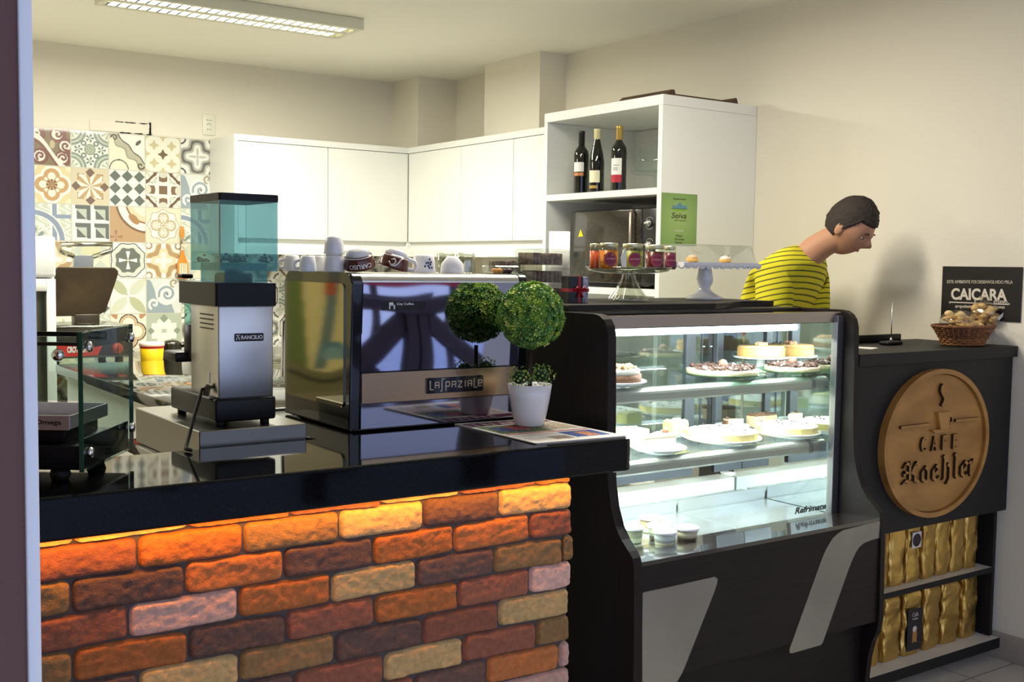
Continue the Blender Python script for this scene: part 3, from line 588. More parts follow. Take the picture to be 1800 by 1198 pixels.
# name plate
a_, c_ = PY(750, 685, MY0), PY(849, 660, MY0); pl = (a_.x, c_.x, a_.z-.004, c_.z+.001)
pz0, pz1 = PY(750, 692, MY0).z, PY(750, 664, MY0).z
o = MB().use(blackgl).prism(rrect(pl[0], pl[1], pz0, pz1, .004), 'y', MY0-.0015, MY0+.004).obj('name_plate', t)
b = MB().use(mat('champagne_letters', (226, 200, 168), .3, .6))
GL = {'L': [((.05, 1), (.05, .08)), ((.0, .08), (.75, .08))], 'a': [((.1, .2), (.1, .8)), ((.1, .8), (.9, .8)), ((.9, .85), (.9, .2)), ((.1, .5), (.9, .5))],
      'S': [((1, 1.12), (.4, 1.12)), ((.4, 1.15), (.4, -.1)), ((.45, -.1), (0, -.1))], 'p': [((.1, -.1), (.1, .8)), ((.1, .8), (.9, .8)), ((.9, .8), (.9, .35)), ((.9, .35), (.1, .35))],
      'z': [((.05, .8), (.95, .8)), ((.9, .75), (.1, .25)), ((.05, .2), (.95, .2))], 'i': [((.2, .2), (.2, .85))], 'e': [((.9, .2), (.1, .2)), ((.1, .2), (.1, .8)), ((.1, .8), (.9, .8)), ((.9, .8), (.9, .5)), ((.9, .5), (.1, .5))]}
ox = pl[0]+.009; hh = (pz1-pz0)*.62; wd = (pl[1]-pl[0]-.018)/9.2
cur = 0
for ch, adv, sc in (('L', .85, 1), ('a', .95, 1), ('S', .95, 1), ('p', 1.1, 1), ('a', 1.15, 1), ('z', 1.2, 1), ('i', .6, 1), ('a', 1.15, 1), ('L', .75, 1), ('e', 1, 1)):
    for s_ in GL[ch]:
        strip2d(b, [(p[0]*wd*.82, p[1]*hh) for p in s_], .0024, (ox+cur, MY0-.0015, pz0+(pz1-pz0)*.2), (1, 0, 0), (0, 0, 1), -.0008 if False else .0008)
    cur += adv*wd
b.obj('lettering', o)
a_, c_ = PY(673, 545, MY0), PY(749, 528, MY0)
z0_, z1_ = PY(673, 545, MY0).z, PY(673, 530, MY0).z
o = MB().use(black).prism(rrect(a_.x, c_.x, z0_, z1_, .002), 'y', MY0+.0035, MY0+.0065).obj('sticker', t)
b = MB().use(whiteink); h_ = z1_-z0_; put_text(b, 'City Coffee', (a_.x+.042, MY0+.0034, z0_+h_*.5), (.05, 0, 0), (0, 0, h_*.36), .01, .0003)
x0 = a_.x+.02
for q in ((0, .1, .003, .9), (.003, .55, .012, .9), (.013, .1, .017, .55), (.006, .5, .017, .62)): b.box((x0+q[0], MY0+.0031, z0_+h_*q[1]), (x0+q[2], MY0+.0035, z0_+h_*q[3]))
put_text(b, 'sua cafeteria', (a_.x+.067, MY0+.0034, z0_+h_*.2), (.025, 0, 0), (0, 0, h_*.12), 0, .0003) if False else None
b.obj('sticker_print', o)
# group side: steam tap and chrome bits seen in the gap behind
b = MB().use(chrome); b.tube([(MXL-.0+.02, MY1, 1.30), (MXL+.02, MY1+.05, 1.28), (MXL+.02, MY1+.06, 1.12)], .006); b.cyl((MXL+.02, MY1-.01, 1.3), (MXL+.02, MY1+.02, 1.3), .014); b.obj('steam_wand', t)
# ------------------------------------------------------------------ steel platform and grinder
PZT = 1.0565; px0, px1, py0, py1 = .88, 1.147, 2.50, 2.99
t = tag(MB().use(mat('satin_steel', (130, 128, 122), .3, 1, bump=.04, bscale=50)).box((px0, py0, .9655), (px1, py1, PZT), .002, 1).obj('knock_box_drawer'), 'brushed stainless steel drawer box under the coffee grinder', 'drawer box')
gx0, gx1, gy0, gy1 = .931, 1.083, 2.534, 2.86
t = thing('coffee_grinder', 'coffee grinder with steel body, black collars and square blue-green bean hopper', 'coffee grinder', (1.0, 2.68, PZT))
b = MB().use(blackpl).box((gx0, gy0, PZT+.012), (gx1, gy1, 1.124), .006); b.obj('base', t)
for x in (gx0+.02, gx1-.02):
    for y in (gy0+.025, gy1-.03): MB().use(rubber).cyl((x, y, PZT), (x, y, PZT+.014), .011).obj('foot', t)
by1 = 2.735
gs = mat('grinder_steel', (190, 190, 188), .3, 1, bump=.05, bscale=30, stretch=(30, 30, .6))
b = MB().use(gs).box((gx0+.011, gy0+.01, 1.122), (gx1-.003, by1, 1.35), .004); bd = b.obj('body', t)
MB().use(blackpl).prism(rrect(gx0+.002, gx1+.002, gy0, 2.80, .008), 'z', 1.342, 1.397, .002).obj('collar', t)
# vents, switch, badge
b = MB().use(mat('vent_dark', (60, 54, 40), .5, .6))
for i in range(4):
    z = 1.318-.011*i; b.box((gx0+.0095, 2.575, z), (gx0+.0115, 2.665, z+.004), .0008, 1)
b.obj('air_vent', bd)
MB().use(mat('pale_switch', (225, 220, 215), .4)).box((gx0+.009, 2.600, 1.155), (gx0+.0115, 2.612, 1.182), .0005, 1).obj('switch_label', bd)
za, zb2 = PY(412, 600, gy0+.01).z, PY(412, 586, gy0+.01).z; xa_, xb_ = PY(412, 590, gy0+.01).x, PY(463, 590, gy0+.01).x
o = MB().use(black).prism(rrect(xa_, xb_, za, zb2, .003), 'y', gy0+.0085, gy0+.0105).obj('badge', bd)
b = MB().use(whiteink); hb = zb2-za; put_text(b, 'RANCILIO', (xa_+.016, gy0+.0084, za+hb*.25), (xb_-xa_-.0185, 0, 0), (0, 0, hb*.5), .025, .0003)
for s_ in ([(0, .9), (.35, 1), (.5, .7), (.1, .3), (.0, .05), (.3, 0)], [(1, 1), (.6, .95), (.5, .7), (.95, .35), (.55, .3), (1, 0)]):
    strip2d(b, [(p[0]*.0095, p[1]*hb*.6) for p in s_], .0014, (xa_+.0035, gy0+.0084, za+hb*.2), (1, 0, 0), (0, 0, 1), .0003)
b.obj('badge_print', o)
hop = thin_glass('blue_hopper_plastic', (218, 236, 240), .05, 1.15, milk=(150, 205, 206), mf=.16)
def frame4(mb, x0, x1, y0, y1, z0, z1, th=.003, x0b=None, y0b=None):
    mb.box((x0, y0, z0), (x1, y0+th, z1)); mb.box((x0, y1-th, z0), (x1, y1, z1)); mb.box((x0, y0+th, z0), (x0+th, y1-th, z1)); mb.box((x1-th, y0+th, z0), (x1, y1-th, z1))
hx0, hx1, hy0, hy1, hz0, hz1 = .943, 1.087, 2.534, 2.735, 1.443, 1.590
b = MB().use(hop); frame4(b, hx0, hx1, hy0, hy1, hz0-.018, hz1, .0022); b.box((hx0+.003, hy0+.003, hz0), (hx1-.003, hy1-.003, hz0+.002)); frame4(b, hx0+.018, hx1-.018, hy0+.02, hy1-.02, 1.396, hz0, .0022); b.obj('hopper', t)
MB().use(blackpl).prism(rrect(hx0-.002, hx1+.002, hy0-.002, hy1+.002, .006), 'z', hz1, hz1+.017, .003).obj('hopper_lid', t)
MB().use(mat('hopper_seam', (190, 170, 130), .4)).box((hx0+.0002, hy0+.004, hz0), (hx0+.003, hy0+.008, hz1)).obj('seam', t)
b = MB().use(mat('coffee_beans', (30, 20, 16), .4)); r = random.Random(4)
for i in range(130):
    c0 = r.choice(((hx0+.022, hy0+.02), (hx1-.02, hy0+.025), (hx0+.05, hy0+.02), (hx0+.015, hy1-.03), (hx1-.03, hy1-.02), (hx0+.07, hy0+.1)))
    b.sphere((min(max(c0[0]+r.gauss(0, .009), hx0+.008), hx1-.008), min(max(c0[1]+r.gauss(0, .012), hy0+.008), hy1-.008), hz0+.004+abs(r.gauss(0, .006))), .0045, 6, 4, (1, r.uniform(.6, 1), .7))
b.obj('beans', t, kind='stuff')
MB().use(blackpl).lathe([(.045, 1.397), (.045, 1.415), (.04, 1.42), (.02, 1.42), (.02, 1.43)], ((hx0+hx1)/2, (hy0+hy1)/2, 0), 24).obj('burr_adjuster', t)
# doser at the back
dx, dy = 1.0, 2.80
MB().use(blackpl).lathe([(.045, 1.345), (.05, 1.35), (.05, 1.392), (.045, 1.397)], (dx, dy+.01, 0), 28).obj('doser_lid', t)
b = MB().use(thin_glass('doser_glass', (190, 225, 220), .03)); b.lathe([(.046, 1.28), (.046, 1.346)], (dx, dy+.01, 0), 28, cap=False); b.obj('doser_window', t)
MB().use(blackpl).lathe([(.044, 1.20), (.047, 1.205), (.047, 1.285)], (dx, dy+.01, 0), 28).obj('doser', t)
MB().use(blackpl).box((dx-.05, dy+.02, 1.402), (dx-.02, dy+.06, 1.414), .004).obj('lever', t)
b = MB().use(blackpl).box((.925, 2.80, 1.19), (1.02, 2.90, 1.215), .005); b.obj('portafilter_fork', t)
# supply cable
b = MB().use(rubber); c0 = V((gx0+.009, 2.60, 1.145))
b.tube([c0, c0+V((-.02, -.005, -.003)), c0+V((-.03, -.02, -.02)), V((.885, 2.545, 1.09)), V((.85, 2.49, 1.04)), V((.835, 2.462, 1.026)), V((.84, 2.44, 1.0255))], .0042, 8)
cab = b.obj('power_cable', t)
b = MB().use(mat('dusty_cable', (70, 60, 52), .8)); r = random.Random(2)
for k in range(5): b.tube([c0+V((-.012+.004*math.cos(a*.9+k), -.012*k*.35-.008+.006*math.sin(a), -.004+.011*math.cos(a+k))) for a in np.linspace(0, 6.2, 14)], .0028, 6)
b.obj('cable_coil', cab)
# ------------------------------------------------------------------ newspaper, topiary
def news(U, W):
    n = len(U); c = np.tile(H('e6e0da'), (n, 1)); rgn = np.random.RandomState(2)
    def R(x0, x1, y0, y1, col, nz=18):
        m = (U > x0) & (U < x1) & (W > y0) & (W < y1); c[m] = H(col)+rgn.normal(0, nz, (m.sum(), 1))+rgn.normal(0, nz*.5, (m.sum(), 3))
    R(.03, .97, .8, .95, '6a2038', 12); m = (U > .05) & (U < .7) & (W > .83) & (W < .92) & (np.sin(U*150)+np.sin(U*61) > .3); c[m] = H('e8dce0')
    R(.03, .62, .42, .77, '5d6a3c', 26); R(.1, .4, .5, .7, '35406a', 30); R(.3, .5, .55, .72, 'a04038', 30); R(.64, .97, .46, .77, 'b8a890', 26)
    R(.03, .97, .37, .405, 'c2402e', 10); R(.55, .95, .1, .34, '2c4a8c', 22); R(.7, .85, .12, .3, 'c07850', 30)
    m = (U > .04) & (U < .52) & (W > .05) & (W < .34) & (np.sin(W*220) > .1) & (np.sin(U*260+W*90) > -.6); c[m] = H('8c8680')
    R(.3, .5, .08, .2, '8a7f6a', 20)
    return np.clip(c, 0, 255)
n1, n2, n3, n4 = PZ(799, 744, ZT+.004), PZ(944, 778, ZT+.004), PZ(1100, 765, ZT+.004), PZ(972, 738, ZT+.004)
nl = V((n2.x-n1.x, n2.y-n1.y, 0)); ang = math.atan2(nl.y, nl.x)
P0 = V((n2.x, n2.y, ZT+.0035)); uu = (V((n3.x, n3.y, 0))-V((n2.x, n2.y, 0))); vv = V((n1.x, n1.y, 0))-V((n2.x, n2.y, 0))
t = thing('newspaper', 'folded colour newspaper lying under the potted topiary on the black slab', 'newspaper', (P0.x+uu.x/2+vv.x/2, P0.y+uu.y/2+vv.y/2, ZT))
b = MB().use(mat('newsprint', (222, 216, 208), .8))
for k in range(3):
    e = .002*k; z = ZT+.0003+.0011*k; q = [P0+V((-e, e, 0)), P0+uu+V((e, 0, 0)), P0+uu+vv, P0+vv]
    b.faces([(p.x, p.y, z) for p in q]+[(p.x, p.y, z+.0009) for p in q], [(3, 2, 1, 0), (4, 5, 6, 7), (0, 1, 5, 4), (1, 2, 6, 5), (2, 3, 7, 6), (3, 0, 4, 7)])
b.obj('pages', t)
color_grid('front_page', (P0.x, P0.y, ZT+.0036), (uu.x, uu.y, 0), (vv.x, vv.y, 0), 130, 100, news, attr_mat('printed_paper', .75), t)
PCY = 2.395; PCX = PY(931, 700, PCY).x
t = thing('topiary_plant', 'artificial ball topiary in a white pot standing on the newspaper', 'plant', (PCX, PCY, ZT+.004))
b = MB().use(ceramic).lathe([(.037, 0), (.040, .003), (.046, .03), (.0545, .075), (.0590, .110), (.0562, .110), (.052, .088), (.03, .084), (.0001, .084)], (PCX, PCY, ZT+.0042), 40); b.obj('pot', t)
MB().use(mat('plant_stem', (52, 34, 26), .7, bump=.3)).cyl((PCX, PCY, ZT+.08), (PCX, PCY, ZT+.20), .0062, .0055).obj('trunk', t)
leafm = attr_mat('plastic_leaf', .45)
def foliage(name, c, R, n, seed, squash=1, cols=((74, 118, 46), (120, 152, 52), (172, 190, 72), (84, 128, 66), (216, 218, 120))):
    r = random.Random(seed); mb = MB().use(leafm); L = mb.bm.loops.layers.float_color.new('Col'); ga = PI*(3-5**.5)
    for i in range(n):
        z = 1-2*(i+.5)/n; rr = math.sqrt(1-z*z); a = ga*i; d = V((rr*math.cos(a), rr*math.sin(a), z)); rad = R*(1+r.uniform(-.10, .05)*(1 if R > .05 else 3)); p = V(c)+V((d.x*rad, d.y*rad, d.z*rad*squash))
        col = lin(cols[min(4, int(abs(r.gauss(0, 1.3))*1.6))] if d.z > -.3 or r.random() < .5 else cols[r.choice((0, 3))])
        T = Matrix.Translation(p) @ d.to_track_quat('Z', 'Y').to_matrix().to_4x4() @ Matrix.Rotation(r.uniform(0, 6.28), 4, 'Z')
        s = R*r.uniform(.10, .145)
        for q in range(6):
            a2 = q*PI/3; e = r.uniform(.8, 1.15)*s; lift = s*.55; ca, sa = math.cos(a2), math.sin(a2); cb, sb = math.cos(a2+.42), math.sin(a2+.42); cc_, sc_ = math.cos(a2-.42), math.sin(a2-.42)
            f = mb.faces([(0, 0, -s*.5), (cc_*e*.62, sc_*e*.62, lift*.35), (ca*e, sa*e, lift), (cb*e*.62, sb*e*.62, lift*.35)], [(0, 1, 2, 3)], False, T)
            k = r.uniform(1.05, 1.95)
            for g in f:
                for l_ in g.loops: l_[L] = (*[v*k for v in col], 1)
        f = mb.faces([(math.cos(k)*s*.28, math.sin(k)*s*.28, s*.5) for k in (0, 1.26, 2.51, 3.77, 5.03)]+[(0, 0, s*.2)], [(0, 1, 2, 3, 4), (0, 5, 1), (1, 5, 2), (2, 5, 3), (3, 5, 4), (4, 5, 0)], False, T)
        cl = lin(r.choice(((196, 200, 110), (150, 180, 84), (120, 150, 70), (84, 130, 76))))
        for g in f:
            for l_ in g.loops: l_[L] = (*cl, 1)
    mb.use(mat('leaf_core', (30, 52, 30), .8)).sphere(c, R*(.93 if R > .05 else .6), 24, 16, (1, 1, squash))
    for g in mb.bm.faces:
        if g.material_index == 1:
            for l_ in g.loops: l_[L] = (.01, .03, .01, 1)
    return mb
BR = .083; bz = PY(934, 554, PCY).z
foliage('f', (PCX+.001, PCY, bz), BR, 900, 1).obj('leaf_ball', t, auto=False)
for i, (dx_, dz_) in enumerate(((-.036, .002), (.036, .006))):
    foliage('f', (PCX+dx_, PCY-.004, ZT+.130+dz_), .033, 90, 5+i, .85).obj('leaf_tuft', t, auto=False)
for i in range(6): pass
# painted board on the back wall, out of frame, mirrored in the machine's side
def mural(U, W):
    c = np.tile(H('d8cc96'), (len(U), 1)); x = U; y = W
    def S(m, h): c[m] = H(h)
    S(x > .80+.1*y, '5c7038'); S((np.abs(x-.62-.25*(1-y)**2) < .05) & (y > .3), '50707c'); S((np.abs(x-.64-.25*(1-y)**2) < .05) & (y > .75) & (y < .84), 'a8402c'); S((np.abs(x-.42+.22*(1-y)**2) < .05) & (y > .3) & (y < .9), '3c7080'); S((np.hypot((x-.62), (y-.38)*1.6) < .14) & (y > .36), '4a7c96'); S((np.hypot((x-.62), (y-.38)*1.6) < .09) & (y > .36), '7ca0a8')
    S((np.hypot(x-.16, y-.5) < .09), 'b0402c'); S((np.abs(x-.2) < .03) & (y > .55) & (y < .72), '5c3c34'); S(y < .33+.05*np.sin(x*7), '6e6c50'); S(np.abs(y-.27-.05*np.sin(x*7)) < .012, '2a2a22'); S(y < .16, '857c66'); return c
t = thing('painted_board', 'colourful painted board leaning on the back wall left of the tiles', 'painting', (-.7, YB-.03, 0))
MB().use(blacklam).box((-1.15, YB-.03, .45), (-.30, YB-.012, 1.5)).obj('board', t)
color_grid('painting', (-1.14, YB-.0305, .46), (.83, 0, 0), (0, 0, 1.03), 90, 90, mural, attr_mat('paint', .7), t)
# ================================================================== TALL SHELF UNIT
SX, SY0 = 3.305, 3.61; SY1 = PX(955.7, 300, SX).y; SZ = 2.187
th = .026
t = thing('shelf_unit', 'tall white open shelf unit by the right wall holding wine and the oven', 'shelf unit', (3.6, 4.0, 0))
b = MB().use(whitelam); b.box((SX, SY0, 0), (XW-.002, SY0+th, SZ-.045)); b.obj('side_panel', t)
b = MB().use(whitelam); b.box((SX, SY1-th, 0), (XW-.002, SY1, SZ-.045)); b.obj('side_panel', t)
MB().use(whitelam).box((SX, SY0, SZ-.044), (XW-.002, SY1, SZ), .001, 1).obj('top_board', t)
MB().use(whitelam).box((XW-.02, SY0+th, 0), (XW-.003, SY1-th, SZ-.046)).obj('back_board', t)
s1 = PX(1155, 329, SX).z; s2 = PX(1152, 509, SX).z; s3 = PX(1152, 535, SX).z
for z in (s1, s2, .9, .5, .1): MB().use(whitelam).box((SX+.002, SY0+th, z-.03), (XW-.021, SY1-th, z), .001, 1).obj('shelf', t)
S1, S2 = s1, s2
# ================================================================== REFRIGERATED DISPLAY CASE
XI, XO, XR, XRO = 1.955, 1.925, 2.95, 2.972     # inner/outer faces of the two side panels
CB = 2.98                                      # back of the case
t = thing('display_case', 'dark wood refrigerated cake display with glass front and lit shelves', 'display case', (2.45, 2.6, 0))
prof = [(CB, 0), (CB, 1.318), (2.36, 1.319), (2.336, 1.316), (2.318, 1.306), (2.305, 1.29), (2.298, 1.265), (2.294, 1.10), (2.29, .92), (2.284, .86), (2.272, .80), (2.252, .755), (2.225, .725), (2.195, .70), (2.18, .685), (2.173, .665), (2.17, .60), (2.165, .35), (2.172, .31), (2.19, .27), (2.204, .22), (2.209, .15), (2.209, 0)]
def panel(x0, x1): return MB().use(wenge).prism(prof, 'x', x0, x1, .002).obj('side_panel', t)
panel(XO, XI); panel(XR, XRO)
FY = 2.176; ZS = .660; YG = 2.361
# front board, sill and plinth
fb = MB().use(wengeh).box((XI, FY, .34), (XR, FY+.02, ZS), .001, 1).obj('front_panel', t)
MB().use(wengeh).box((XI, FY+.06, .02), (XR, FY+.08, .339)).obj('plinth', t)
inox = mat('inlay_steel', (150, 148, 142), .34, .75, var=.12, vscale=3, bump=.03, bscale=20)
def fr(pts): return [(PY(px, py, FY).x, PY(px, py, FY).z) for px, py in pts]
q = [(1128.5, 1042), (1132, 1040), (1180, 1030), (1256, 1013), (1261, 1017), (1260, 1025), (1255, 1040), (1203, 1172), (1198, 1183), (1188, 1200), (1180, 1215), (1168, 1235), (1128.5, 1250)]
MB().use(inox).prism(fr(q), 'y', FY-.0012, FY+.001).obj('steel_inlay', fb)
q = [(1548, 914.5), (1548, 944), (1530, 949), (1518, 954), (1510, 961), (1504, 970), (1497, 985), (1490, 1003), (1446, 1128), (1442, 1133), (1393, 1147), (1388, 1147), (1387.5, 1141), (1390, 1133), (1443, 985), (1450, 968), (1456, 957), (1463, 946), (1471, 938), (1482, 931)]
MB().use(inox).prism(fr(q), 'y', FY-.0012, FY+.001).obj('steel_inlay', fb)
MB().use(mat('sill_wood', (30, 25, 23), .16, spec=1, coat=1, col2=(38, 30, 28), vscale=9, stretch=(.7, 14, 14))).prism([(FY, ZS+.0002), (FY, ZS+.012), (YG-.004, ZS-.003), (YG-.004, ZS-.012), (FY+.02, ZS+.0002)], 'x', XI, XR).obj('sill', t)
# glass box
post = mat('post_aluminium', (150, 148, 146), .35, .9)
GX0, GX2 = XI+.022, XR-.03
MB().use(post).box((XI, YG-.02, ZS-.01), (GX0, YG+.004, 1.30), .001, 1).obj('corner_post', t)
MB().use(post).box((GX2, YG-.02, ZS-.01), (XR, YG+.004, 1.30), .001, 1).obj('corner_post', t)
MB().use(mat('case_header', (172, 162, 158), .22, .9)).box((XI+.0, YG-.012, 1.278), (XR, YG+.02, 1.312), .002, 1).obj('header_rail', t)
cg = thin_glass('case_glass', (250, 253, 252), 0, 1.45)
MB().use(cg).box((GX0, YG-.008, ZS-.006), (GX2, YG-.003, 1.278)).obj('front_glass', t)
MB().use(thin_glass('case_top_glass', (120, 130, 125), 0.02, 1.5, .25)).box((XI, YG+.021, 1.306), (XR, 2.50, 1.3125)).obj('top_glass', t)
# rear ledge that carries the stands
LZ = 1.338
pr = [(XI-.01, 2.50), (XR-.42, 2.50), (XR-.33, 2.53), (XR-.25, 2.58), (XR-.18, 2.62), (XR-.0, 2.64), (XR, CB), (XI-.01, CB)]
MB().use(wengeh).prism(pr, 'z', 1.3195, LZ, .003).obj('ledge', t)
MB().use(wengeh).box((XI, 2.52, 1.30), (XR, CB, 1.319)).obj('canopy', t)
# inside
inn = mat('case_liner', (226, 232, 230), .3, .2)
db = 2.80
b = MB().use(inn).box((XI, YG+.001, .60), (XR, CB-.01, .6435)); b.obj('deck', t)
b = MB().use(inn).box((XI+.0005, YG+.02, .64), (XI+.004, db, 1.30)); b.obj('liner', t); MB().use(mat('case_mirror', (222, 230, 228), .03, 1)).box((XR-.004, YG+.02, .64), (XR-.0005, db, 1.30)).obj('side_mirror', t)
tray = mat('tray_steel', (210, 216, 216), .2, .85)
for a0, a1 in ((XI+.01, 2.52), (2.53, XR-.01)):
    b = MB().use(tray); b.box((a0, YG+.01, .644), (a1, db-.16, .650), .001, 1)
    for k in range(28): y = db-.15+.10*k/28; b.box((a0+.01, y, .650), (a1-.01, y+.0016, .668)) if k % 1 == 0 else None
    b.box((a0, db-.155, .642), (a1, db-.15, .69)); b.obj('deck_tray', t)
railm = mat('shelf_rail', (176, 180, 174), .3, .85)
def shelfset(zt, zb, zsh):
    P = []
    b = MB().use(railm); h = zt-zb; r = h*.55
    pr = [(YG+.045, zt), (YG+.03, zt)]+[(YG+.03-.022*math.sin(math.radians(a)), zt-.02+.02*math.cos(math.radians(a))) for a in (20, 40, 60, 80)]+[(YG+.008, zb+.006), (YG+.012, zb), (YG+.045, zb)]
    b.prism(pr, 'x', GX0+.001, GX2-.001, smooth=False); x = PY(1429, 700, YG+.01).x
    o = b.obj('shelf_rail', t)
    MB().use(mat('rail_clip', (92, 94, 96), .5)).prism([(y-.0015, z) for y, z in pr[1:-1]]+[(YG+.013, zb-.001)], 'x', x-.01, x+.008).obj('rail_clip', o)
    MB().use(thin_glass('shelf_glass', (246, 251, 249), 0.0, 1.45)).box((GX0+.001, YG+.03, zsh-.006), (GX2-.001, db-.02, zsh)).obj('glass_shelf', t)
    MB().use(mat('shelf_strip_lamp', (240, 248, 255), .4, emit=(225, 240, 255), es=6)).box((GX0+.02, YG+.0455, zb+.004), (GX2-.02, YG+.052, zb+.012)).obj('strip_lamp', t)
    l = area('shelf_lamp', ((GX0+GX2)/2, YG+.06, zb+.002), (math.radians(16), 0, 0), .9, .012, 9, (244, 250, 246))
shelfset(1.104, 1.064, 1.104); shelfset(.898, .858, .898)
MB().use(mat('case_tube', (240, 248, 255), .4, emit=(228, 242, 255), es=7)).cyl((GX0+.02, YG+.05, 1.262), (GX2-.12, YG+.05, 1.262), .010).obj('lamp_tube', t)
area('case_lamp', ((GX0+GX2)/2, YG+.055, 1.248), (math.radians(20), 0, 0), .9, .015, 13, (244, 250, 246))
# rear sliding doors
dfm = mat('door_grey', (84, 90, 98), .35, .6)
SY = 2.76
zb0, zb1 = PY(1240, 882, SY).z, PY(1240, 862, SY).z
zd0 = PY(1259, 862, SY).z; zd1 = PY(1259, 836, SY).z
for k, (a0, a1) in enumerate(((XI+.01, PY(1221, 700, SY).x), (PY(1259, 700, SY).x, XR-.006))):
    d = MB().use(dfm); w0 = .032
    d.box((a1-.042 if k == 0 else a0, SY, .735), (a1 if k == 0 else a0+.03, SY+.02, 1.285), .001, 1); d.box((a0, SY+.0005, .735), (a1, SY+.0195, .79), .001, 1); d.box((a0, SY+.0005, 1.25), (a1, SY+.0195, 1.285), .001, 1)
    if k: x = PY(1389, 650, SY).x; d.box((x-.013, SY-.001, .76), (x+.013, SY+.019, 1.27))
    o = d.obj('sliding_door', t); MB().use(thin_glass('rear_glass', (215, 232, 232), 0, 1.5, .18)).box((a0+.005, SY+.008, .78), (a1-.005, SY+.012, 1.26)).obj('door_glass', o)
b = MB().use(thin_glass('rear_glass')).box((PY(1222, 700, SY).x, SY+.022, .76), (PY(1258, 700, SY).x, SY+.026, 1.27)); x = PY(1240, 700, SY).x; b.use(dfm).box((x-.002, SY+.02, .76), (x+.002, SY+.028, 1.27)); o = b.obj('fixed_pane', t)
b = MB().use(chrome)
for px in (1234, 1247): c0 = PY(px, 608, SY+.02); b.sphere((c0.x, SY+.012, c0.z), .006, 12, 8)
b.obj('lock', o)
# maker's name on the glass
b = MB().use(black); a_ = PY(1397, 900, YG-.008); c_ = PY(1452, 889, YG-.008); z_ = ZS+.012
put_text(b, 'Refrimate', (a_.x, YG-.0083, z_), (c_.x-a_.x, 0, 0), (0, 0, .021), .03, .0003, .25); b.obj('glass_lettering', t)
# ------------------------------------------------------------------ cakes
cream = mat('cream_filling', (246, 240, 222), .5, bump=.1); crust = mat('brown_crust', (104, 66, 42), .8, bump=.6, bscale=160, var=.2, vscale=60)
choc = mat('chocolate_flakes', (54, 32, 24), .75, bump=.4, bscale=200, var=.35, vscale=90); ycake = mat('yellow_custard', (236, 214, 140), .6, bump=.3, bscale=120)
cheese = mat('baked_top', (232, 190, 130), .6, var=.12, vscale=30); cgold = mat('golden_cake', (216, 164, 96), .7, bump=.3); meringue = mat('white_meringue', (248, 244, 236), .5)
plate_w = mat('white_plate', (240, 240, 238), .18, coat=.3); glp = thin_glass('green_tinted_plate', (214, 240, 226), .03, 1.4)
def plate(c, r, label, m=None, grp=None, foot=.006, rise=.010):
    b = MB().use(m or plate_w).lathe([(r*.5, 0), (r*.55, foot), (r*.8, foot+.001), (r, foot+rise), (r*.99, foot+rise+.003), (r*.8, foot+.004), (.0001, foot+.003)], c, 48)
    return tag(b.obj('plate'), label, 'plate', grp), c[2]+foot+.0035
def cake_stand(c, r, h, label):
    b = MB().use(plate_w).lathe([(r*.45, 0), (r*.45, .004), (.02, .01), (.018, h-.012), (r*.9, h-.006), (r, h-.002), (r, h), (.0001, h-.001)], c, 48)
    return tag(b.obj('cake_stand'), label, 'cake stand'), c[2]+h-.001
def floret(b, c, r_, rg_, n): 
    for k in range(n): a = rg_.uniform(0, 6.28); d = r_*math.sqrt(rg_.random()); s_ = rg_.uniform(.003, .0075); b.box((-s_, -s_*rg_.uniform(.4, .9), -s_*.3), (s_, s_*rg_.uniform(.4, .9), s_*.3), M=Matrix.Translation((c[0]+d*math.cos(a), c[1]+d*math.sin(a), c[2]+rg_.uniform(.001, .009))) @ Matrix.Rotation(rg_.uniform(0, 6), 4, 'Z') @ Matrix.Rotation(rg_.uniform(-1, 1), 4, 'X') @ Matrix.Rotation(rg_.uniform(-.8, .8), 4, 'Y'))
def choc_tart(px, py, label, r=.085, y=None, z=1.105, seed=1):
    c = PZ(px, py, z); c = (c.x, c.y if y is None else y, z)
    c = (X_(px, c[1]), c[1], z); p, zz = plate(c, r*1.27, 'clear glass plate under the '+label[0], glp); rg_ = random.Random(seed)
    t = thing('chocolate_tart', label[1], 'tart', (c[0], c[1], zz))
    MB().use(mat('tart_crust', (196, 176, 140), .7, bump=.5, bscale=120, var=.15, vscale=60)).lathe([(r*.94, 0), (r, .004), (r*1.01, .017), (r*.97, .018), (.0001, .017)], (c[0], c[1], zz+.0005), 44).obj('crust', t)
    b = MB().use(choc); floret(b, (c[0], c[1], zz+.018), r*.92, rg_, 330); b.obj('chocolate_flakes', t, kind='stuff')
    MB().use(mat('truffle', (92, 62, 48), .7, bump=.5)).sphere((c[0]+r*.0, c[1], zz+.032), .016, 14, 10, jit=.06, rng=rg_).obj('truffle', t)
    b = MB().use(meringue); floret(b, (c[0], c[1], zz+.019), r*.85, rg_, 14); b.obj('cream_dots', t)
def cake(px, py, z, r, h, body, top, label, name='cheesecake', topping=None, y=None, seed=1, cut=None, base=None, cat='cake'):
    c = PZ(px, py, z) if y is None else PY(px, py, y); c = (c.x, c.y, z)
    t = thing(name, label, cat, c)
    pts = []; a0, a1 = (cut if cut else (0, 360)); n = 48
    ring = [(c[0]+r*math.cos(math.radians(a0+(a1-a0)*i/n)), c[1]+r*math.sin(math.radians(a0+(a1-a0)*i/n))) for i in range(n if not cut else n+1)]
    if cut: ring.append((c[0], c[1]))
    MB().use(body).prism(ring, 'z', z+.0005, z+h-.005, .002).obj('sponge', t)
    ring2 = [((p[0]-c[0])*.985+c[0], (p[1]-c[1])*.985+c[1]) for p in ring]
    MB().use(top).prism(ring2, 'z', z+h-.0048, z+h, .002).obj('top_layer', t)
    return t, c
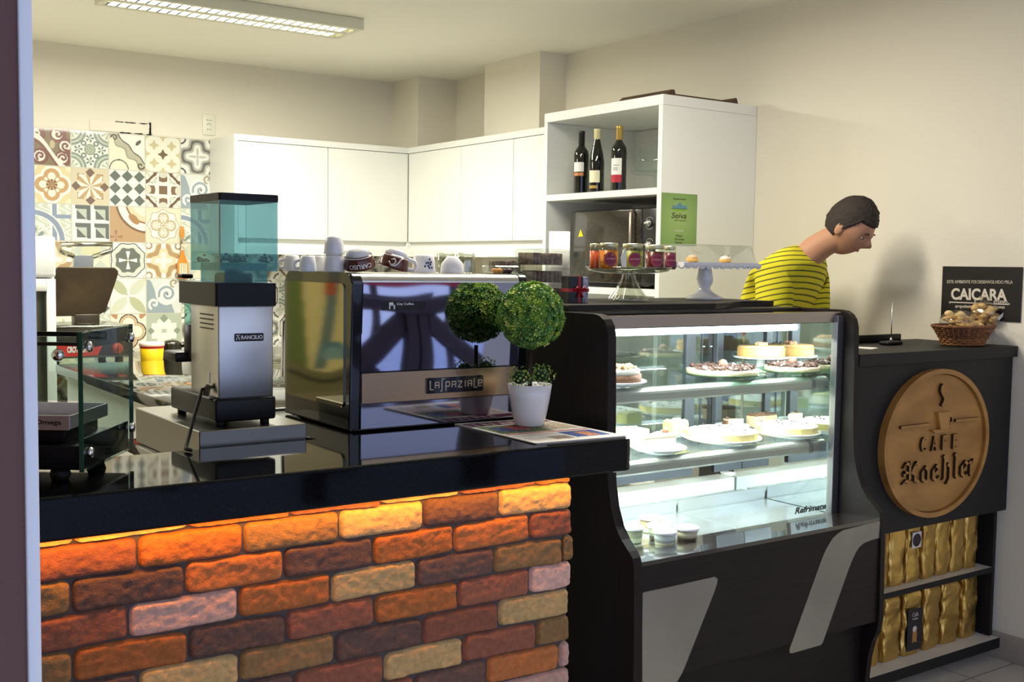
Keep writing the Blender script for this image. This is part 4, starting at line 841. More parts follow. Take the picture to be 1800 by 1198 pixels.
# top shelf
Z1 = 1.1045
X_ = lambda px, y: PY(px, 650, y).x
cy0 = 2.455; cx0 = 2.075; p, zz = plate((cx0, cy0, Z1), .10, 'white plate under the dark-sided cheesecake by the left post')
t_, c = cake(0, 0, zz, .068, .040, crust, cream, 'cheesecake with dark crust and crumb topping at the left end of the top shelf', y=1) if False else (None, None)
t = thing('cheesecake', 'cheesecake with dark crust and crumb topping at the left end of the top shelf', 'cake', (cx0, cy0, zz)); cc = (cx0, cy0, zz)
MB().use(crust).lathe([(.081, .0005), (.084, .003), (.084, .028), (.078, .028), (.0001, .028)], cc, 44).obj('crust', t)
MB().use(cream).lathe([(.079, .0282), (.080, .040), (.076, .043), (.0001, .044)], cc, 44).obj('filling', t)
b = MB().use(mat('nut_crumb', (170, 128, 84), .7)); floret(b, (cc[0], cc[1], zz+.044), .066, random.Random(8), 150); b.obj('crumbs', t, kind='stuff')
choc_tart(1270, 658, ('front centre chocolate tart', 'chocolate-flake tart with one truffle in the middle of the top shelf'), .112, 2.49, seed=2)
choc_tart(1392, 644, ('chocolate tart by the right post', 'chocolate-flake tart at the right end of the top shelf'), .088, 2.46, seed=3)
def X_(px, y): return PY(px, 650, y).x
s_, zz = cake_stand((X_(1362, 2.66), 2.655, Z1), .09, .052, 'low white cake stand under the golden cheesecake') if False else (None, None)
def raised(px, y, r, h, body, top, lab, slab, deco, cakeh=.036, db_=None):
    x = X_(px, y); b = MB().use(plate_w).lathe([(r*.5, 0), (r*.5, .003), (.016, .007), (.014, h-.008), (r*1.15, h-.004), (r*1.17, h), (.0001, h-.001)], (x, y, Z1), 44); tag(b.obj('cake_stand'), slab, 'cake stand')
    t = thing('cheesecake', lab, 'cake', (x, y, Z1+h)); z = Z1+h
    MB().use(body).lathe([(r*.98, .0003), (r, .003), (r, cakeh-.006), (.0001, cakeh-.006)], (x, y, z), 44).obj('crust', t)
    MB().use(top).lathe([(r*.97, cakeh-.0058), (r*.96, cakeh), (.0001, cakeh+.001)], (x, y, z), 44).obj('filling', t)
    b = MB().use(mat('pink_rosette', (206, 150, 120), .6))
    for k in range(7): a = k*.9; b.sphere((x+.016*math.cos(a)*(k > 0), y-.0+.012*math.sin(a), z+cakeh+.006), .009, 10, 6, (1, 1, .8))
    b.obj('rosette', t)
raised(1337, 2.62, .080, .046, cgold, cheese, 'golden cheesecake with a pink rosette raised on a white stand on the top shelf', 'white cake stand under the golden cheesecake', 1)
# middle shelf
Z2 = .8985
def pie(px, y, r, lab, plab, seed, cut=False):
    x = X_(px, y); p, zz = plate((x, y, Z2), r*1.12, plab); t = thing('cream_pie', lab, 'pie', (x, y, zz)); rg_ = random.Random(seed)
    ring = [(x+r*math.cos(a), y+r*math.sin(a)) for a in np.linspace(0, 2*PI, 49)[:-1]]
    MB().use(ycake).prism(ring, 'z', zz+.0004, zz+.028, .002).obj('custard_base', t)
    b = MB().use(meringue)
    def f(u, v): a = u*2*PI; q = v; return V((x+r*.985*q*math.cos(a), y+r*.985*q*math.sin(a), zz+.0282+.010*(1-q**6)*(.8+.35*noise.noise(V((q*math.cos(a)*4, q*math.sin(a)*4, seed))))))
    b.grid(f, 48, 10, cu=True); b.obj('cream_topping', t, auto=False)
    b = MB().use(mat('chocolate_chip', (60, 44, 40), .5))
    for k in range(11): a = k*.57+seed; q = r*(.25+.6*rg_.random()); b.sphere((x+q*math.cos(a), y+q*math.sin(a), zz+.038), .0042, 8, 5, (1.3, .8, .5))
    b.obj('chocolate_drops', t)
    b = MB().use(mat('slice_cut', (186, 160, 96), .8))
    for k in range(6): a = k*PI/3+.3+seed; b.box((-.0006, r*.97, 0), (.0006, r*1.003, .024), M=Matrix.Translation((x, y, zz+.002)) @ Matrix.Rotation(a, 4, 'Z'))
    b.obj('slice_mark', t)
pie(1272, 2.495, .112, 'yellow cream pie in the centre of the middle shelf', 'white plate under the central cream pie', 1)
pie(1387, 2.475, .098, 'larger yellow cream pie at the right end of the middle shelf', 'white plate under the right-hand cream pie', 3)
def slices(px, y, z, lab, plab, body, top, n=1, r=.075, dish=None, rot=0, sc=1):
    x = X_(px, y); p, zz = plate((x, y, z), r, plab, dish); 
    t = thing('cake_slice', lab, 'cake slice', (x, y, zz+.001)); M = Matrix.Translation((x, y, zz+.001)) @ Matrix.Rotation(rot, 4, 'Z') @ Matrix.Scale(sc, 4)
    tri = [(-.055, 0), (.03, -.026), (.038, 0), (.03, .026)]
    MB().use(body).prism(tri, 'z', 0, .026, .001, M=M).obj('sponge', t)
    MB().use(top).prism([(a*1.02, b_*1.02) for a, b_ in tri], 'z', .0262, .034, .002, M=M).obj('icing', t)
    MB().use(crust).box((.0305, -.02, .002), (.0395, .02, .030), .002, M=M).obj('crust', t)
    MB().use(mat('truffle')).sphere((.026, 0, .038), .008, 10, 8, M=M).obj('truffle', t)
slices(1160, 2.45, Z2, 'slice of layered pie on a plate at the front left of the middle shelf', 'white plate with one pie slice nearest the left post', cream, mat('tan_icing', (212, 184, 160), .5), r=.085, rot=.2, sc=1.35)
slices(1290, 2.665, Z2, 'slice of layered pie at the back of the middle shelf behind the central pie', 'white plate at the back behind the central pie', cream, mat('tan_icing'), r=.06, rot=2.9, sc=.8)
def block(name, px, y, z, w_, d_, h_, body, top, lab, cat='cake'):
    x = X_(px, y); t = thing(name, lab, cat, (x, y, z)); MB().use(body).box((x-w_/2, y-d_/2, z+.0005), (x+w_/2, y+d_/2, z+h_), .003).obj('sponge', t)
    b = MB().use(top); rg_ = random.Random(int(px)); b.box((x-w_/2+.001, y-d_/2+.001, z+h_), (x+w_/2-.001, y+d_/2-.001, z+h_+.006), .002)
    for k in range(25): b.sphere((x+rg_.uniform(-.45, .45)*w_, y+rg_.uniform(-.45, .45)*d_, z+h_+.006), .004, 6, 4, jit=.3, rng=rg_)
    b.obj('topping', t); return t
p, zz = plate((X_(1108, 2.60), 2.60, Z2), .085, 'white plate under the pale layer cake beside the left post')
block('layer_cake', 1106, 2.60, zz, .11, .08, .036, cream, mat('pale_green_topping', (226, 220, 160), .6), 'pale layer cake on a white plate beside the left post on the middle shelf')
p, zz = plate((X_(1190, 2.655), 2.655, Z2), .05, 'small plate under the green square cake at the back of the middle shelf')
block('square_cake', 1190, 2.655, zz, .07, .05, .038, mat('lime_cake', (222, 214, 120), .6), mat('pale_green_topping'), 'lime-yellow square cake at the back left of the middle shelf')
p, zz = plate((X_(1412, 2.675), 2.675, Z2), .04, 'small plate under the nutty chocolate cake in the back right corner') if False else (None, Z2)
block('nut_cake', 1345, 2.675, Z2, .13, .045, .040, mat('nut_sponge', (206, 176, 140), .7, bump=.4), mat('cocoa_topping', (110, 76, 56), .7), 'nut and chocolate cake in the back right corner of the middle shelf')
# dessert cups on the deck
Z3 = .6505
cupm = thin_glass('clear_cup', (244, 250, 248), .02, 1.3)
def cup(c, fill, fill2, lab):
    t = thing('dessert_cup', lab, 'dessert cup', c, group='dessert cups in the bottom of the case')
    MB().use(cupm).lathe([(.0255, 0), (.0285, .003), (.0325, .038), (.0335, .04)], c, 32, cap=False).obj('cup', t)
    MB().use(fill).lathe([(.0245, .0008), (.027, .003), (.0285, .016), (.0001, .0162)], c, 28).obj('bottom_layer', t)
    MB().use(fill2).lathe([(.0285, .0165), (.0312, .034), (.0001, .035)], c, 28).obj('top_layer', t)
    MB().use(mat('cup_lid', (244, 244, 242), .25, alpha=1)).lathe([(.0345, .0395), (.0355, .041), (.0355, .046), (.033, .0475), (.030, .045), (.0001, .045)], c, 32).obj('lid', t)
c5 = [((1111, 944), mat('pale_cream', (232, 226, 190), .6), mat('cookie_cream', (190, 184, 150), .6), 'leftmost dessert cup in the bottom of the case, pale with a grey-green top'),
      ((1143, 926), mat('pale_cream'), mat('biscuit', (206, 164, 116), .6), 'rearmost of the five dessert cups, biscuit-coloured top under its lid'),
      ((1158, 941), mat('cocoa_layer', (120, 92, 70), .6), mat('pale_cream'), 'middle dessert cup, hemmed in by the other four'),
      ((1168, 952), mat('pale_cream'), mat('white_mousse', (240, 240, 232), .6), 'front dessert cup with white filling, nearest the sill'),
      ((1207, 945), mat('dark_cocoa', (80, 54, 42), .6), mat('caramel_cream', (226, 206, 176), .6), 'dessert cup with dark brown bottom layer at the right of the group')]
for (px, py), f1, f2, lab in c5:
    c = PZ(px, py+8, Z3); cup((c.x, c.y, Z3), f1, f2, lab)
for px, lab in ((1290, 'left one of the two capped desserts standing at the back of the deck'), (1332, 'right one of the two capped desserts standing at the back of the deck')):
    y = 2.83; x = X_(px, y); zt_ = PY(px, 826, y).z
    # they stand on the raised back step
    t = thing('dessert_cup', lab, 'dessert cup', (x, y, .70), group='desserts on the back step'); sc_ = (zt_-.70)/.047
    MB().use(mat('white_mousse')).lathe([(.034, 0), (.040, .03*sc_), (.042, .038*sc_)], (x, y, .7005), 28).obj('cup', t)
    MB().use(mat('cup_lid')).lathe([(.043, .0385*sc_), (.044, .046*sc_), (.0001, .047*sc_)], (x, y, .7005), 28).obj('lid', t)
bst = MB().use(inn).box((XI+.01, 2.79, .64), (XR-.01, 2.87, .70)).obj('back_step', bpy.data.objects['display_case'])
# ================================================================== CASH COUNTER
CY = 2.305; CX0, CX1 = 2.975, XW-.014
zt, zpb = 1.177, .567; zsh = PY(1660, 1012, CY).z
zb1_, zb0_ = PY(1680, 1146.5, CY).z, PY(1680, 1165, CY).z
t = thing('cash_counter', 'black cash counter by the right wall with a round sign and coffee bags below', 'counter', (3.43, 2.5, 0))
MB().use(blacklam).box((CX0, CY-.012, zt-.04), (XW-.003, CY+.42, zt), .001, 1).obj('top', t)
MB().use(blacklam).box((CX0, CY, zpb), (CX1, CY+.02, zt-.0405), .001, 1).obj('front_panel', t)
b = MB().use(blacklam).box((CX1-.026, CY+.03, .086), (CX1-.008, CY+.42, zpb+.3)); b.obj('end_panel', t)
b = MB().use(blacklam).box((CX0, CY+.03, .086), (CX0+.018, CY+.42, zt-.041)); b.obj('end_panel', t)
b = MB().use(mat('pale_shelf', (214, 208, 200), .4)).box((CX0+.018, CY+.40, .086), (CX1-.026, CY+.42, zt-.041)); b.obj('back_board', t)
zs_ = PX(1757, 992, CX1-.02).z if False else PY(1752, 994, CY+.03).z
b = MB().use(mat('pale_shelf')).box((CX0+.018, CY+.031, zs_-.018), (CX1-.026, CY+.40, zs_)); b.use(blacklam).box((CX0+.018, CY+.028, zs_-.019), (CX1-.026, CY+.031, zs_)); b.obj('shelf', t)
zbt = PY(1763, 1118, CY).z; zbb = PY(1763, 1135, CY).z
b = MB().use(mat('pale_shelf')).box((CX0, CY+.002, zbb), (CX1-.004, CY+.42, zbt)); b.use(blacklam).box((CX0, CY, zbb-.001), (CX1-.004, CY+.002, zbt-.0005)); b.obj('bottom_board', t)
for x in (CX0+.1, CX1-.1): MB().use(rubber).cyl((x, CY+.1, 0), (x, CY+.1, zbb), .02).obj('foot', t)
ZSH1, ZSH2 = zs_, zbt
# round sign
dw, dh = PY(1740, 750, CY-.028).x-PY(1543, 778, CY).x, PY(1640, 650, CY).z-PY(1640, 907, CY).z
DX = (PY(1740, 750, CY-.028).x+PY(1543, 778, CY).x)/2; DZ = (PY(1640, 650, CY-.02).z+PY(1640, 907, CY-.02).z)/2; ra, rb = dw/2, dh/2
oak = mat('varnished_plywood', (176, 128, 66), .42, col2=(150, 104, 50), vscale=5, stretch=(1.2, 3, 3), bump=.08, bscale=30)
def ell(k, n=72): return [(DX+ra*k*math.cos(2*PI*i/n), DZ+rb*k*math.sin(2*PI*i/n)) for i in range(n)]
sg = thing('round_sign', 'round varnished plywood sign with a coffee cup on the front of the cash counter', 'sign', (DX, CY-.001, DZ))
MB().use(oak).prism(ell(.925), 'y', CY-.016, CY-.0003).obj('disc', sg)
b = MB().use(oak); n = 72
A, Bq = ell(1), ell(.935); P = [(p[0], CY-.0003, p[1]) for p in A]+[(p[0], CY-.027, p[1]) for p in A]+[(p[0], CY-.027, p[1]) for p in Bq]+[(p[0], CY-.0003, p[1]) for p in Bq]
F = []
for i in range(n):
    j = (i+1) % n
    for k in range(4): F.append((k*n+i, k*n+j, ((k+1) % 4)*n+j, ((k+1) % 4)*n+i))
b.faces(P, F); b.obj('rim', sg)
yf = CY-.016
def SP(px, py): p = PY(px, py, yf); return (p.x-DX, p.z-DZ)
burnt = mat('burnt_edge', (52, 34, 22), .7)
b = MB().use(oak); b.side = burnt
b.prism([(DX+p[0], DZ+p[1]) for p in (SP(1643, 724), SP(1665, 722), SP(1662, 752), SP(1648, 754))], 'y', yf-.014, yf)
b.prism([(DX+p[0], DZ+p[1]) for p in (SP(1633, 755), SP(1668, 752), SP(1664, 757.5), SP(1638, 760))], 'y', yf-.014, yf)
hd = [SP(1665+4.5*math.sin(a), 736-7*math.cos(a)) for a in np.linspace(0, PI, 7)]; strip2d(b, hd, .008, (DX, yf, DZ), (1, 0, 0), (0, 0, 1), .012)
strip2d(b, [SP(1580, 751), SP(1631, 745)], .009, (DX, yf, DZ), (1, 0, 0), (0, 0, 1), .010); strip2d(b, [SP(1676, 738.5), SP(1718, 734.5)], .009, (DX, yf, DZ), (1, 0, 0), (0, 0, 1), .010)
st = [SP(*q) for q in ((1654, 675), (1651, 679), (1650, 685), (1652, 691), (1655, 696), (1656, 702), (1653, 709), (1651, 712))]; strip2d(b, st, .009, (DX, yf, DZ), (1, 0, 0), (0, 0, 1), .012)
# lettering CAFE
x0c, z0c = SP(1615, 793); x1c, z1c = SP(1681, 766)
for k, ch in enumerate('CAFE'):
    p = SP(1615+k*18.6, 794-k*1.9); q_ = SP(1615+k*18.6+10, 794-k*1.9-27)
    put_text(b, ch, (DX+p[0], yf, DZ+p[1]), (q_[0]-p[0], 0, 0), (0, 0, q_[1]-p[1]), .0, .010)
# blackletter Koehler, drawn with a broad pen
BL = {'K': [[(.02, .80), (.14, .98), (.40, .90)], [(.40, 1.0), (.40, .10)], [(.06, .56), (.24, .50), (.40, .56)], [(.06, .56), (.08, .38)], [(-.02, .02), (.16, .14), (.40, .02), (.52, .10)], [(.48, .50), (.80, .96)], [(.80, .96), (.98, .84)], [(.52, .52), (.74, .40), (.76, .10), (1.0, -.04)]],
      'o': [[(.5, .68), (.12, .5), (.12, .14), (.5, -.02)], [(.5, .68), (.85, .5), (.85, .14), (.5, -.02)]],
      'e': [[(.5, .68), (.12, .5), (.12, .14), (.5, -.02), (.85, .14)], [(.5, .68), (.88, .52), (.15, .28)]],
      'h': [[(.1, 1.08), (.22, 1.0), (.22, .1), (.1, 0), (.3, -.02)], [(.22, .5), (.6, .68), (.85, .52), (.85, .05), (.55, -.22)]],
      'l': [[(.15, 1.08), (.4, 1.0), (.4, .12), (.7, -.02)]],
      'r': [[(.1, .62), (.3, .52), (.3, .1), (.5, -.02)], [(.3, .45), (.6, .68), (.9, .58)]]}
xs_ = [1586, 1618, 1637, 1655, 1675, 1687, 1701]; ws_ = [29, 15, 15, 17, 10, 15, 12]; base = [849.5, 846, 843.5, 841, 838.5, 836.5, 834]
for ch, px, w_, by in zip('Koehler', xs_, ws_, base):
    p = SP(px-3, by); q_ = SP(px-3+w_, by-40); wx, wz = q_[0]-p[0], q_[1]-p[1]
    for s_ in BL[ch]: strip2d(b, [(a*wx, c*wz) for a, c in s_], .0125, (DX+p[0], yf, DZ+p[1]), (1, 0, 0), (0, 0, 1), .011, nib=38)
b.obj('cut_out_letters', sg, auto=True)
# coffee bags
foil = mat('gold_foil', (208, 172, 96), .3, .9, bump=.8, bscale=48)
def bag_mesh(seed, w_, d_, h_, lean=0):
    r = random.Random(seed); b = MB().use(foil)
    def f(u, v):
        a = u*2*PI; ca, sa = math.cos(a), math.sin(a); e = .32
        sx = math.copysign(abs(ca)**e, ca); sy = math.copysign(abs(sa)**e, sa)
        k = 1-.10*math.sin(v*PI)*0; tp = max(0, (v-.78)/.22); bt = max(0, (.06-v)/.06)
        X = w_/2*sx*(1-.08*bt)*(1-.12*tp); Y = d_/2*sy*(1-.08*bt)*(1-.93*tp**1.3)
        n_ = noise.noise(V((sx*2.1+seed*3, sy*2, v*5)))*.0045+noise.noise(V((sx*6+seed, sy*6, v*14)))*.0028
        n_ *= (1-bt)
        return V((X+n_*sx*1.1, Y+n_*sy*1.6, h_*v-.004*tp*math.sin(sx*4)+tp*noise.noise(V((sx*2, seed, 1)))*.01))
    b.grid(f, 40, 30, cu=True); b.faces([f(i/40, 0) for i in range(40)], [tuple(range(40))]); 
    b.faces([(-w_*.44, -.003, h_-.002), (w_*.44, -.003, h_-.002), (w_*.44, .003, h_-.002), (-w_*.44, .003, h_-.002), (-w_*.44, -.003, h_+.004), (w_*.44, -.003, h_+.004), (w_*.44, .003, h_+.004), (-w_*.44, .003, h_+.004)], [(0, 1, 5, 4), (2, 3, 7, 6), (4, 5, 6, 7), (1, 2, 6, 5), (3, 0, 4, 7)])
    return b
protos = []
def bag(i, px, z, w_, h_, y, rz, group, lab, seed):
    x = PY(px, 1000 if z > .3 else 1100, y).x
    return tag_bag(x, y, z, w_, h_, rz, group, lab, seed)
def tag_bag(x, y, z, w_, h_, rz, group, lab, seed):
    t = thing('coffee_bag', lab, 'coffee bag', (x, y, z), rz, group)
    bag_mesh(seed, w_, .085, h_).obj('foil_pouch', t, local=True); return t
htop = .567+.03-ZSH1
upx = [1566, 1583, 1604, 1631, 1654, 1678, 1706, 1732]
ulab = ['gold coffee bag at the far left of the upper bag shelf', 'narrow creased gold coffee bag, second from the left on the upper bag shelf', 'gold coffee bag just left of the stickered one on the upper shelf', 'gold coffee bag with a round dark sticker on the upper shelf', 'gold coffee bag just right of the stickered one on the upper shelf', 'gold coffee bag in the middle right of the upper shelf, fifth from the right end panel side', 'wide smooth gold coffee bag, second from the wall end of the upper shelf', 'gold coffee bag leaning at the wall end of the upper shelf']
ulab[5] = 'gold coffee bag third from the wall end of the upper shelf'
for i, px in enumerate(upx):
    y = CY+.03+.075; xx = 3.05+.105*i
    lp = [1568, 1590, 1612, 1634, 1657, 1681, 1706, 1733][i]
    x = PY(lp, 950, y).x; t_ = tag_bag(3.145+.0885*i, y, ZSH1+.001, .076, .30, (-.07, .05, -.1, .0, .08, -.05, .03, -.06)[i], 'gold coffee bags on the upper shelf', ulab[i], i)
    if i == 3:
        MB().use(mat('sticker_white', (214, 208, 204), .6)).box((-.026, -.0505, .125), (.026, -.0495, .182)).obj('sticker', t_, local=True)
        MB().use(mat('sticker_dark', (58, 44, 44), .6)).lathe([(.0001, 0), (.023, 0), (.023, .0006), (.0001, .0006)], (0, 0, 0), 28, M=Matrix.Translation((0, -.0505, .153)) @ rotm('X', 90)).obj('sticker_roundel', t_, local=True)
llab = ['gold coffee bag at the far left of the lower bag shelf', 'narrow gold coffee bag, second from the left on the lower shelf', 'gold coffee bag left of the black-labelled one on the lower shelf', 'gold coffee bag with a tall black label on the lower shelf', 'gold coffee bag right of the black-labelled one on the lower shelf', 'gold coffee bag second from the wall end of the lower shelf', 'rumpled gold coffee bag at the wall end of the lower shelf']
for i in range(7):
    y = CY+.03+.075; lp = [1536, 1557, 1594, 1631, 1664, 1697, 1727][i]
    x = PY(lp, 1100, y).x; t_ = tag_bag(3.07+.1165*i, y, ZSH2+.001, .098, .27, (.05, -.08, .04, -.03, .07, -.05, .1)[i], 'gold coffee bags on the lower shelf', llab[i], 20+i)
    if i == 3:
        MB().use(mat('black_label', (40, 36, 40), .5)).box((-.040, -.051, .02), (.040, -.0495, .17)).obj('label', t_, local=True)
        b = MB().use(mat('label_print', (214, 200, 180), .5)); put_text(b, 'Café', (-.016, -.0511, .142), (.032, 0, 0), (0, 0, .014), 0, .0004); put_text(b, 'Koehler', (-.015, -.0511, .130), (.030, 0, 0), (0, 0, .008), 0, .0004)
        b.lathe([(.0001, 0), (.012, 0), (.012, .0006), (.0001, .0006)], (0, 0, 0), 24, M=Matrix.Translation((.0, -.0505, .095)) @ rotm('X', 90)); b.obj('label_print', t_, local=True)
        MB().use(mat('label_ribbon', (176, 124, 60), .5)).prism([(-.012, .045), (0, .052), (.012, .045), (.012, .085), (-.012, .085)], 'y', -.0516, -.0508).obj('label_ribbon', t_, local=True)
# ================================================================== ON AND IN THE SHELF UNIT
def bottle(px, label, prof, cap, capz, lab, sc):
    p = PX(px, 332, SX+.075); c = (p.x, p.y, S1+.0005)
    t = thing('wine_bottle', label, 'wine bottle', c, group=None)
    MB().use(mat('dark_bottle_glass', (10, 12, 11), .06, coat=.6)).lathe(prof, c, 40).obj('bottle', t)
    MB().use(cap).lathe([(.0145, capz), (.0150, capz+.001), (.0150, .286), (.0158, .288), (.0158, .298), (.0140, .300), (.0001, .300)], c, 28).obj('capsule', t)
    for k, (z0, z1, m, lo, hi) in enumerate(lab):
        b = MB().use(m); R0 = .0368 if cap.name[:5] != 'cream' else .0378
        def f(u, v): a = math.radians(lo+(hi-lo)*u); return V((c[0]+R0*math.cos(a), c[1]+R0*math.sin(a), c[2]+z0+(z1-z0)*v))
        b.grid(f, 16, 2); b.obj('label', t, auto=False)
    return t, c
pa = [(.030, 0), (.0355, .004), (.0362, .01), (.0362, .185), (.033, .203), (.022, .220), (.0145, .232), (.0138, .25), (.0138, .298)]
pb = [(.030, 0), (.0365, .004), (.0372, .01), (.0365, .14), (.031, .18), (.021, .22), (.0155, .245), (.0140, .265), (.0138, .298)]
wl = mat('label_white', (232, 232, 226), .6); cl = mat('label_cream', (236, 230, 196), .6); cop = mat('label_copper', (188, 120, 76), .4, .4); redl = mat('label_red', (176, 34, 48), .5); gold_ = mat('gold_capsule', (190, 158, 84), .35, .7)
bottle(1021, 'left wine bottle with black cap and white label over a copper band', pa, mat('black_capsule', (14, 12, 14), .4), .232, [(.105, .150, wl, 165, 252), (.085, .101, cop, 165, 252)], 1)
bottle(1048, 'middle wine bottle with sloping shoulders, cream cap and low cream label', pb, mat('cream_capsule', (222, 212, 160), .45), .245, [(.048, .104, cl, 170, 255), (.020, .034, mat('label_gold_line', (170, 140, 70), .4), 170, 240)], 1)
t, c = bottle(1087, 'right wine bottle with gold cap and a white label with red foot', pa, gold_, .235, [(.075, .150, wl, 160, 250), (.040, .075, redl, 160, 250)], 1)
b = MB().use(mat('label_print_grey', (70, 60, 60), .6)); R0 = .0371
put_text(b, 'SALVERA', (0, 0, 0), (1, 0, 0), (0, 1, 0), .0, .0002, warp=lambda a, q, d=0: V((c[0]+(R0+d)*math.cos(math.radians(180+62*a)), c[1]+(R0+d)*math.sin(math.radians(180+62*a)), c[2]+.118+.008*q))) if False else None
for zz, n_ in ((.118, 5), (.105, 4), (.097, 4)):
    for k in range(n_): a = math.radians(190+k*9); b.box((-.0014, -.0003, -.0022), (.0014, .0003, .0022), M=Matrix.Translation((c[0]+R0*math.cos(a), c[1]+R0*math.sin(a), c[2]+zz)) @ Matrix.Rotation(a+PI/2, 4, 'Z'))
b.obj('label_print', t)
# covered glass cake stand deep in the top compartment
p = PX(1150, 300, SX+.33); c = (p.x, p.y-.02, S1+.0005)
t = thing('glass_cake_dome', 'clear glass cake stand with dome, half hidden by the shelf side panel', 'cake dome', c)
MB().use(glass).lathe([(.06, 0), (.06, .006), (.015, .02), (.014, .085), (.11, .095), (.125, .105), (.125, .109), (.0001, .1)], c, 40).obj('stand', t)
MB().use(glass).lathe([(.105, .110), (.105, .16), (.08, .21), (.03, .232), (.008, .236), (.014, .25), (.0001, .257)], c, 40).obj('dome', t)
# oven
OX = SX+.055; oy0, oy1 = SY0+.03, PX(1001, 450, OX).y; oz1 = PX(1030, 370, OX).z; oz0 = S2+.018
t = thing('microwave_oven', 'black glass-fronted microwave oven with knobs on the middle shelf of the white unit', 'oven', (OX+.2, (oy0+oy1)/2, S2))
MB().use(blackpl).box((OX+.012, oy0, oz0), (OX+.40, oy1, oz1), .006).obj('housing', t)
yk = PX(1128, 420, OX).y
dg = mat('oven_door_glass', (18, 17, 16), .12, col2=(52, 46, 38), vscale=120, detail=9, coat=.5)
MB().use(dg).box((OX, yk+.003, oz0+.004), (OX+.0115, oy1-.002, oz1-.004), .003).obj('door', t)
MB().use(mat('oven_handle', (176, 160, 140), .3, .8)).tube([(OX-.001, yk+.055, oz0+.04), (OX-.02, yk+.055, oz0+.05), (OX-.02, yk+.055, oz1-.02), (OX-.001, yk+.055, oz1-.01)], .007, 12).obj('handle', t)
cp = MB().use(mat('oven_panel', (20, 20, 22), .25)).box((OX, oy0+.001, oz0+.004), (OX+.0115, yk-.001, oz1-.004), .002).obj('control_panel', t)
for pz in (392, 430):
    q = PX(1142, pz, OX); b = MB().use(mat('knob_silver', (190, 190, 186), .3, .8)); b.cyl((OX, q.y, q.z), (OX-.014, q.y, q.z), .016, .014); b.box((OX-.022, q.y-.016, q.z-.005), (OX-.012, q.y+.016, q.z+.005), .002); b.obj('knob', cp)
    b = MB().use(whiteink)
    for k in range(15):
        a = PI*.75-k*PI*1.5/14; b.box((OX-.0008, q.y+.027*math.cos(a)-.0012, q.z+.027*math.sin(a)-.0012), (OX, q.y+.027*math.cos(a)+.0012, q.z+.027*math.sin(a)+.0012))
    b.obj('dial_marks', cp)
q = PX(1021, 410, OX)
MB().use(mat('warning_yellow', (236, 214, 30), .5)).prism([(q.y-.019, q.z-.014), (q.y+.019, q.z-.016), (q.y+.001, q.z+.02)], 'x', OX-.0012, OX-.0002).obj('warning_sticker', t)
for y in (oy0+.04, oy1-.04): MB().use(rubber).cyl((OX+.05, y, S2), (OX+.05, y, oz0+.004), .014).obj('foot', t)
# brown tray frame on top
t = thing('brown_tray', 'dark brown tray with raised rims lying on top of the white shelf unit', 'tray', (3.5, 3.8, SZ))
bt = mat('brown_tray_wood', (74, 50, 36), .45)
ya, yb_ = PX(1172, 160, SX+.03).y, PX(1085, 175, SX+.03).y; xb = PY(1292, 180, ya+.02).x
b = MB().use(bt).prism([(SX+.03, SZ+.0005), (SX+.06, SZ+.026), (SX+.075, SZ+.026), (SX+.085, SZ+.0005)], 'y', ya, yb_); b.obj('rim', t)
b = MB().use(bt).prism([(xb-.05, SZ+.0005), (xb-.02, SZ+.026), (xb-.01, SZ+.026), (xb, SZ+.0005)], 'y', ya, yb_); b.obj('rim', t)
MB().use(bt).box((SX+.086, ya+.002, SZ+.0005), (xb-.051, yb_-.002, SZ+.009)).obj('base', t)
# poster
py_ = SY0-.0015; a_ = PY(1161, 430, py_); c_ = PY(1226, 342, py_); pw, ph = c_.x-a_.x, c_.z-a_.z
t = thing('green_poster', 'green paper poster with a mountain emblem taped to the side of the shelf unit', 'poster', (a_.x+pw/2, py_, a_.z))
def poster(U, W):
    c = np.tile(H('7fa05c'), (len(U), 1)); r = np.hypot(U-.5, (W-.5)*1.2); c += (np.clip(1-r*1.5, 0, 1)[:, None])*np.array([34, 26, 24]); h = .72+.04*np.abs(np.sin(U*16))+.05*np.clip(1-np.abs(U-.52)*7, 0, 1)
    m = (np.abs(U-.5) < .2) & (W > .715) & (W < h+.02); c[m] = H('5f8ea0'); m = (np.abs(U-.5) < .18) & (W < .715) & (W > .66+.3*(U-.5)**2); c[m] = H('7fae3c'); m = (np.abs(U-.5) < .24) & (np.abs(W-.712) < .006); c[m] = H('4c6a60'); return c
color_grid('paper', (a_.x, py_, a_.z), (pw, 0, 0), (0, 0, ph), 60, 80, poster, attr_mat('printed_paper'), t)
b = MB().use(mat('poster_ink', (62, 66, 44), .7))
for s_, u0, v0, w_, h_ in (('Seiva', .28, .52, .42, .11), ('Experiment', .32, .865, .36, .05), ('del Capivari', .37, .46, .32, .035), ('Pizzas', .42, .165, .18, .04), ('Sorvetes', .38, .10, .28, .04), ('Doces', .40, .035, .2, .04)):
    put_text(b, s_, (a_.x+pw*u0, py_-.0003, a_.z+ph*v0), (pw*w_, 0, 0), (0, 0, ph*h_), .008, .0003, .2)
b.obj('print', t); MB().use(mat('poster_badge', (176, 190, 150), .7)).prism(rrect(a_.x+pw*.38, a_.x+pw*.62, a_.z+ph*.265, a_.z+ph*.30, .003), 'y', py_-.0006, py_-.0001).obj('badge', t)
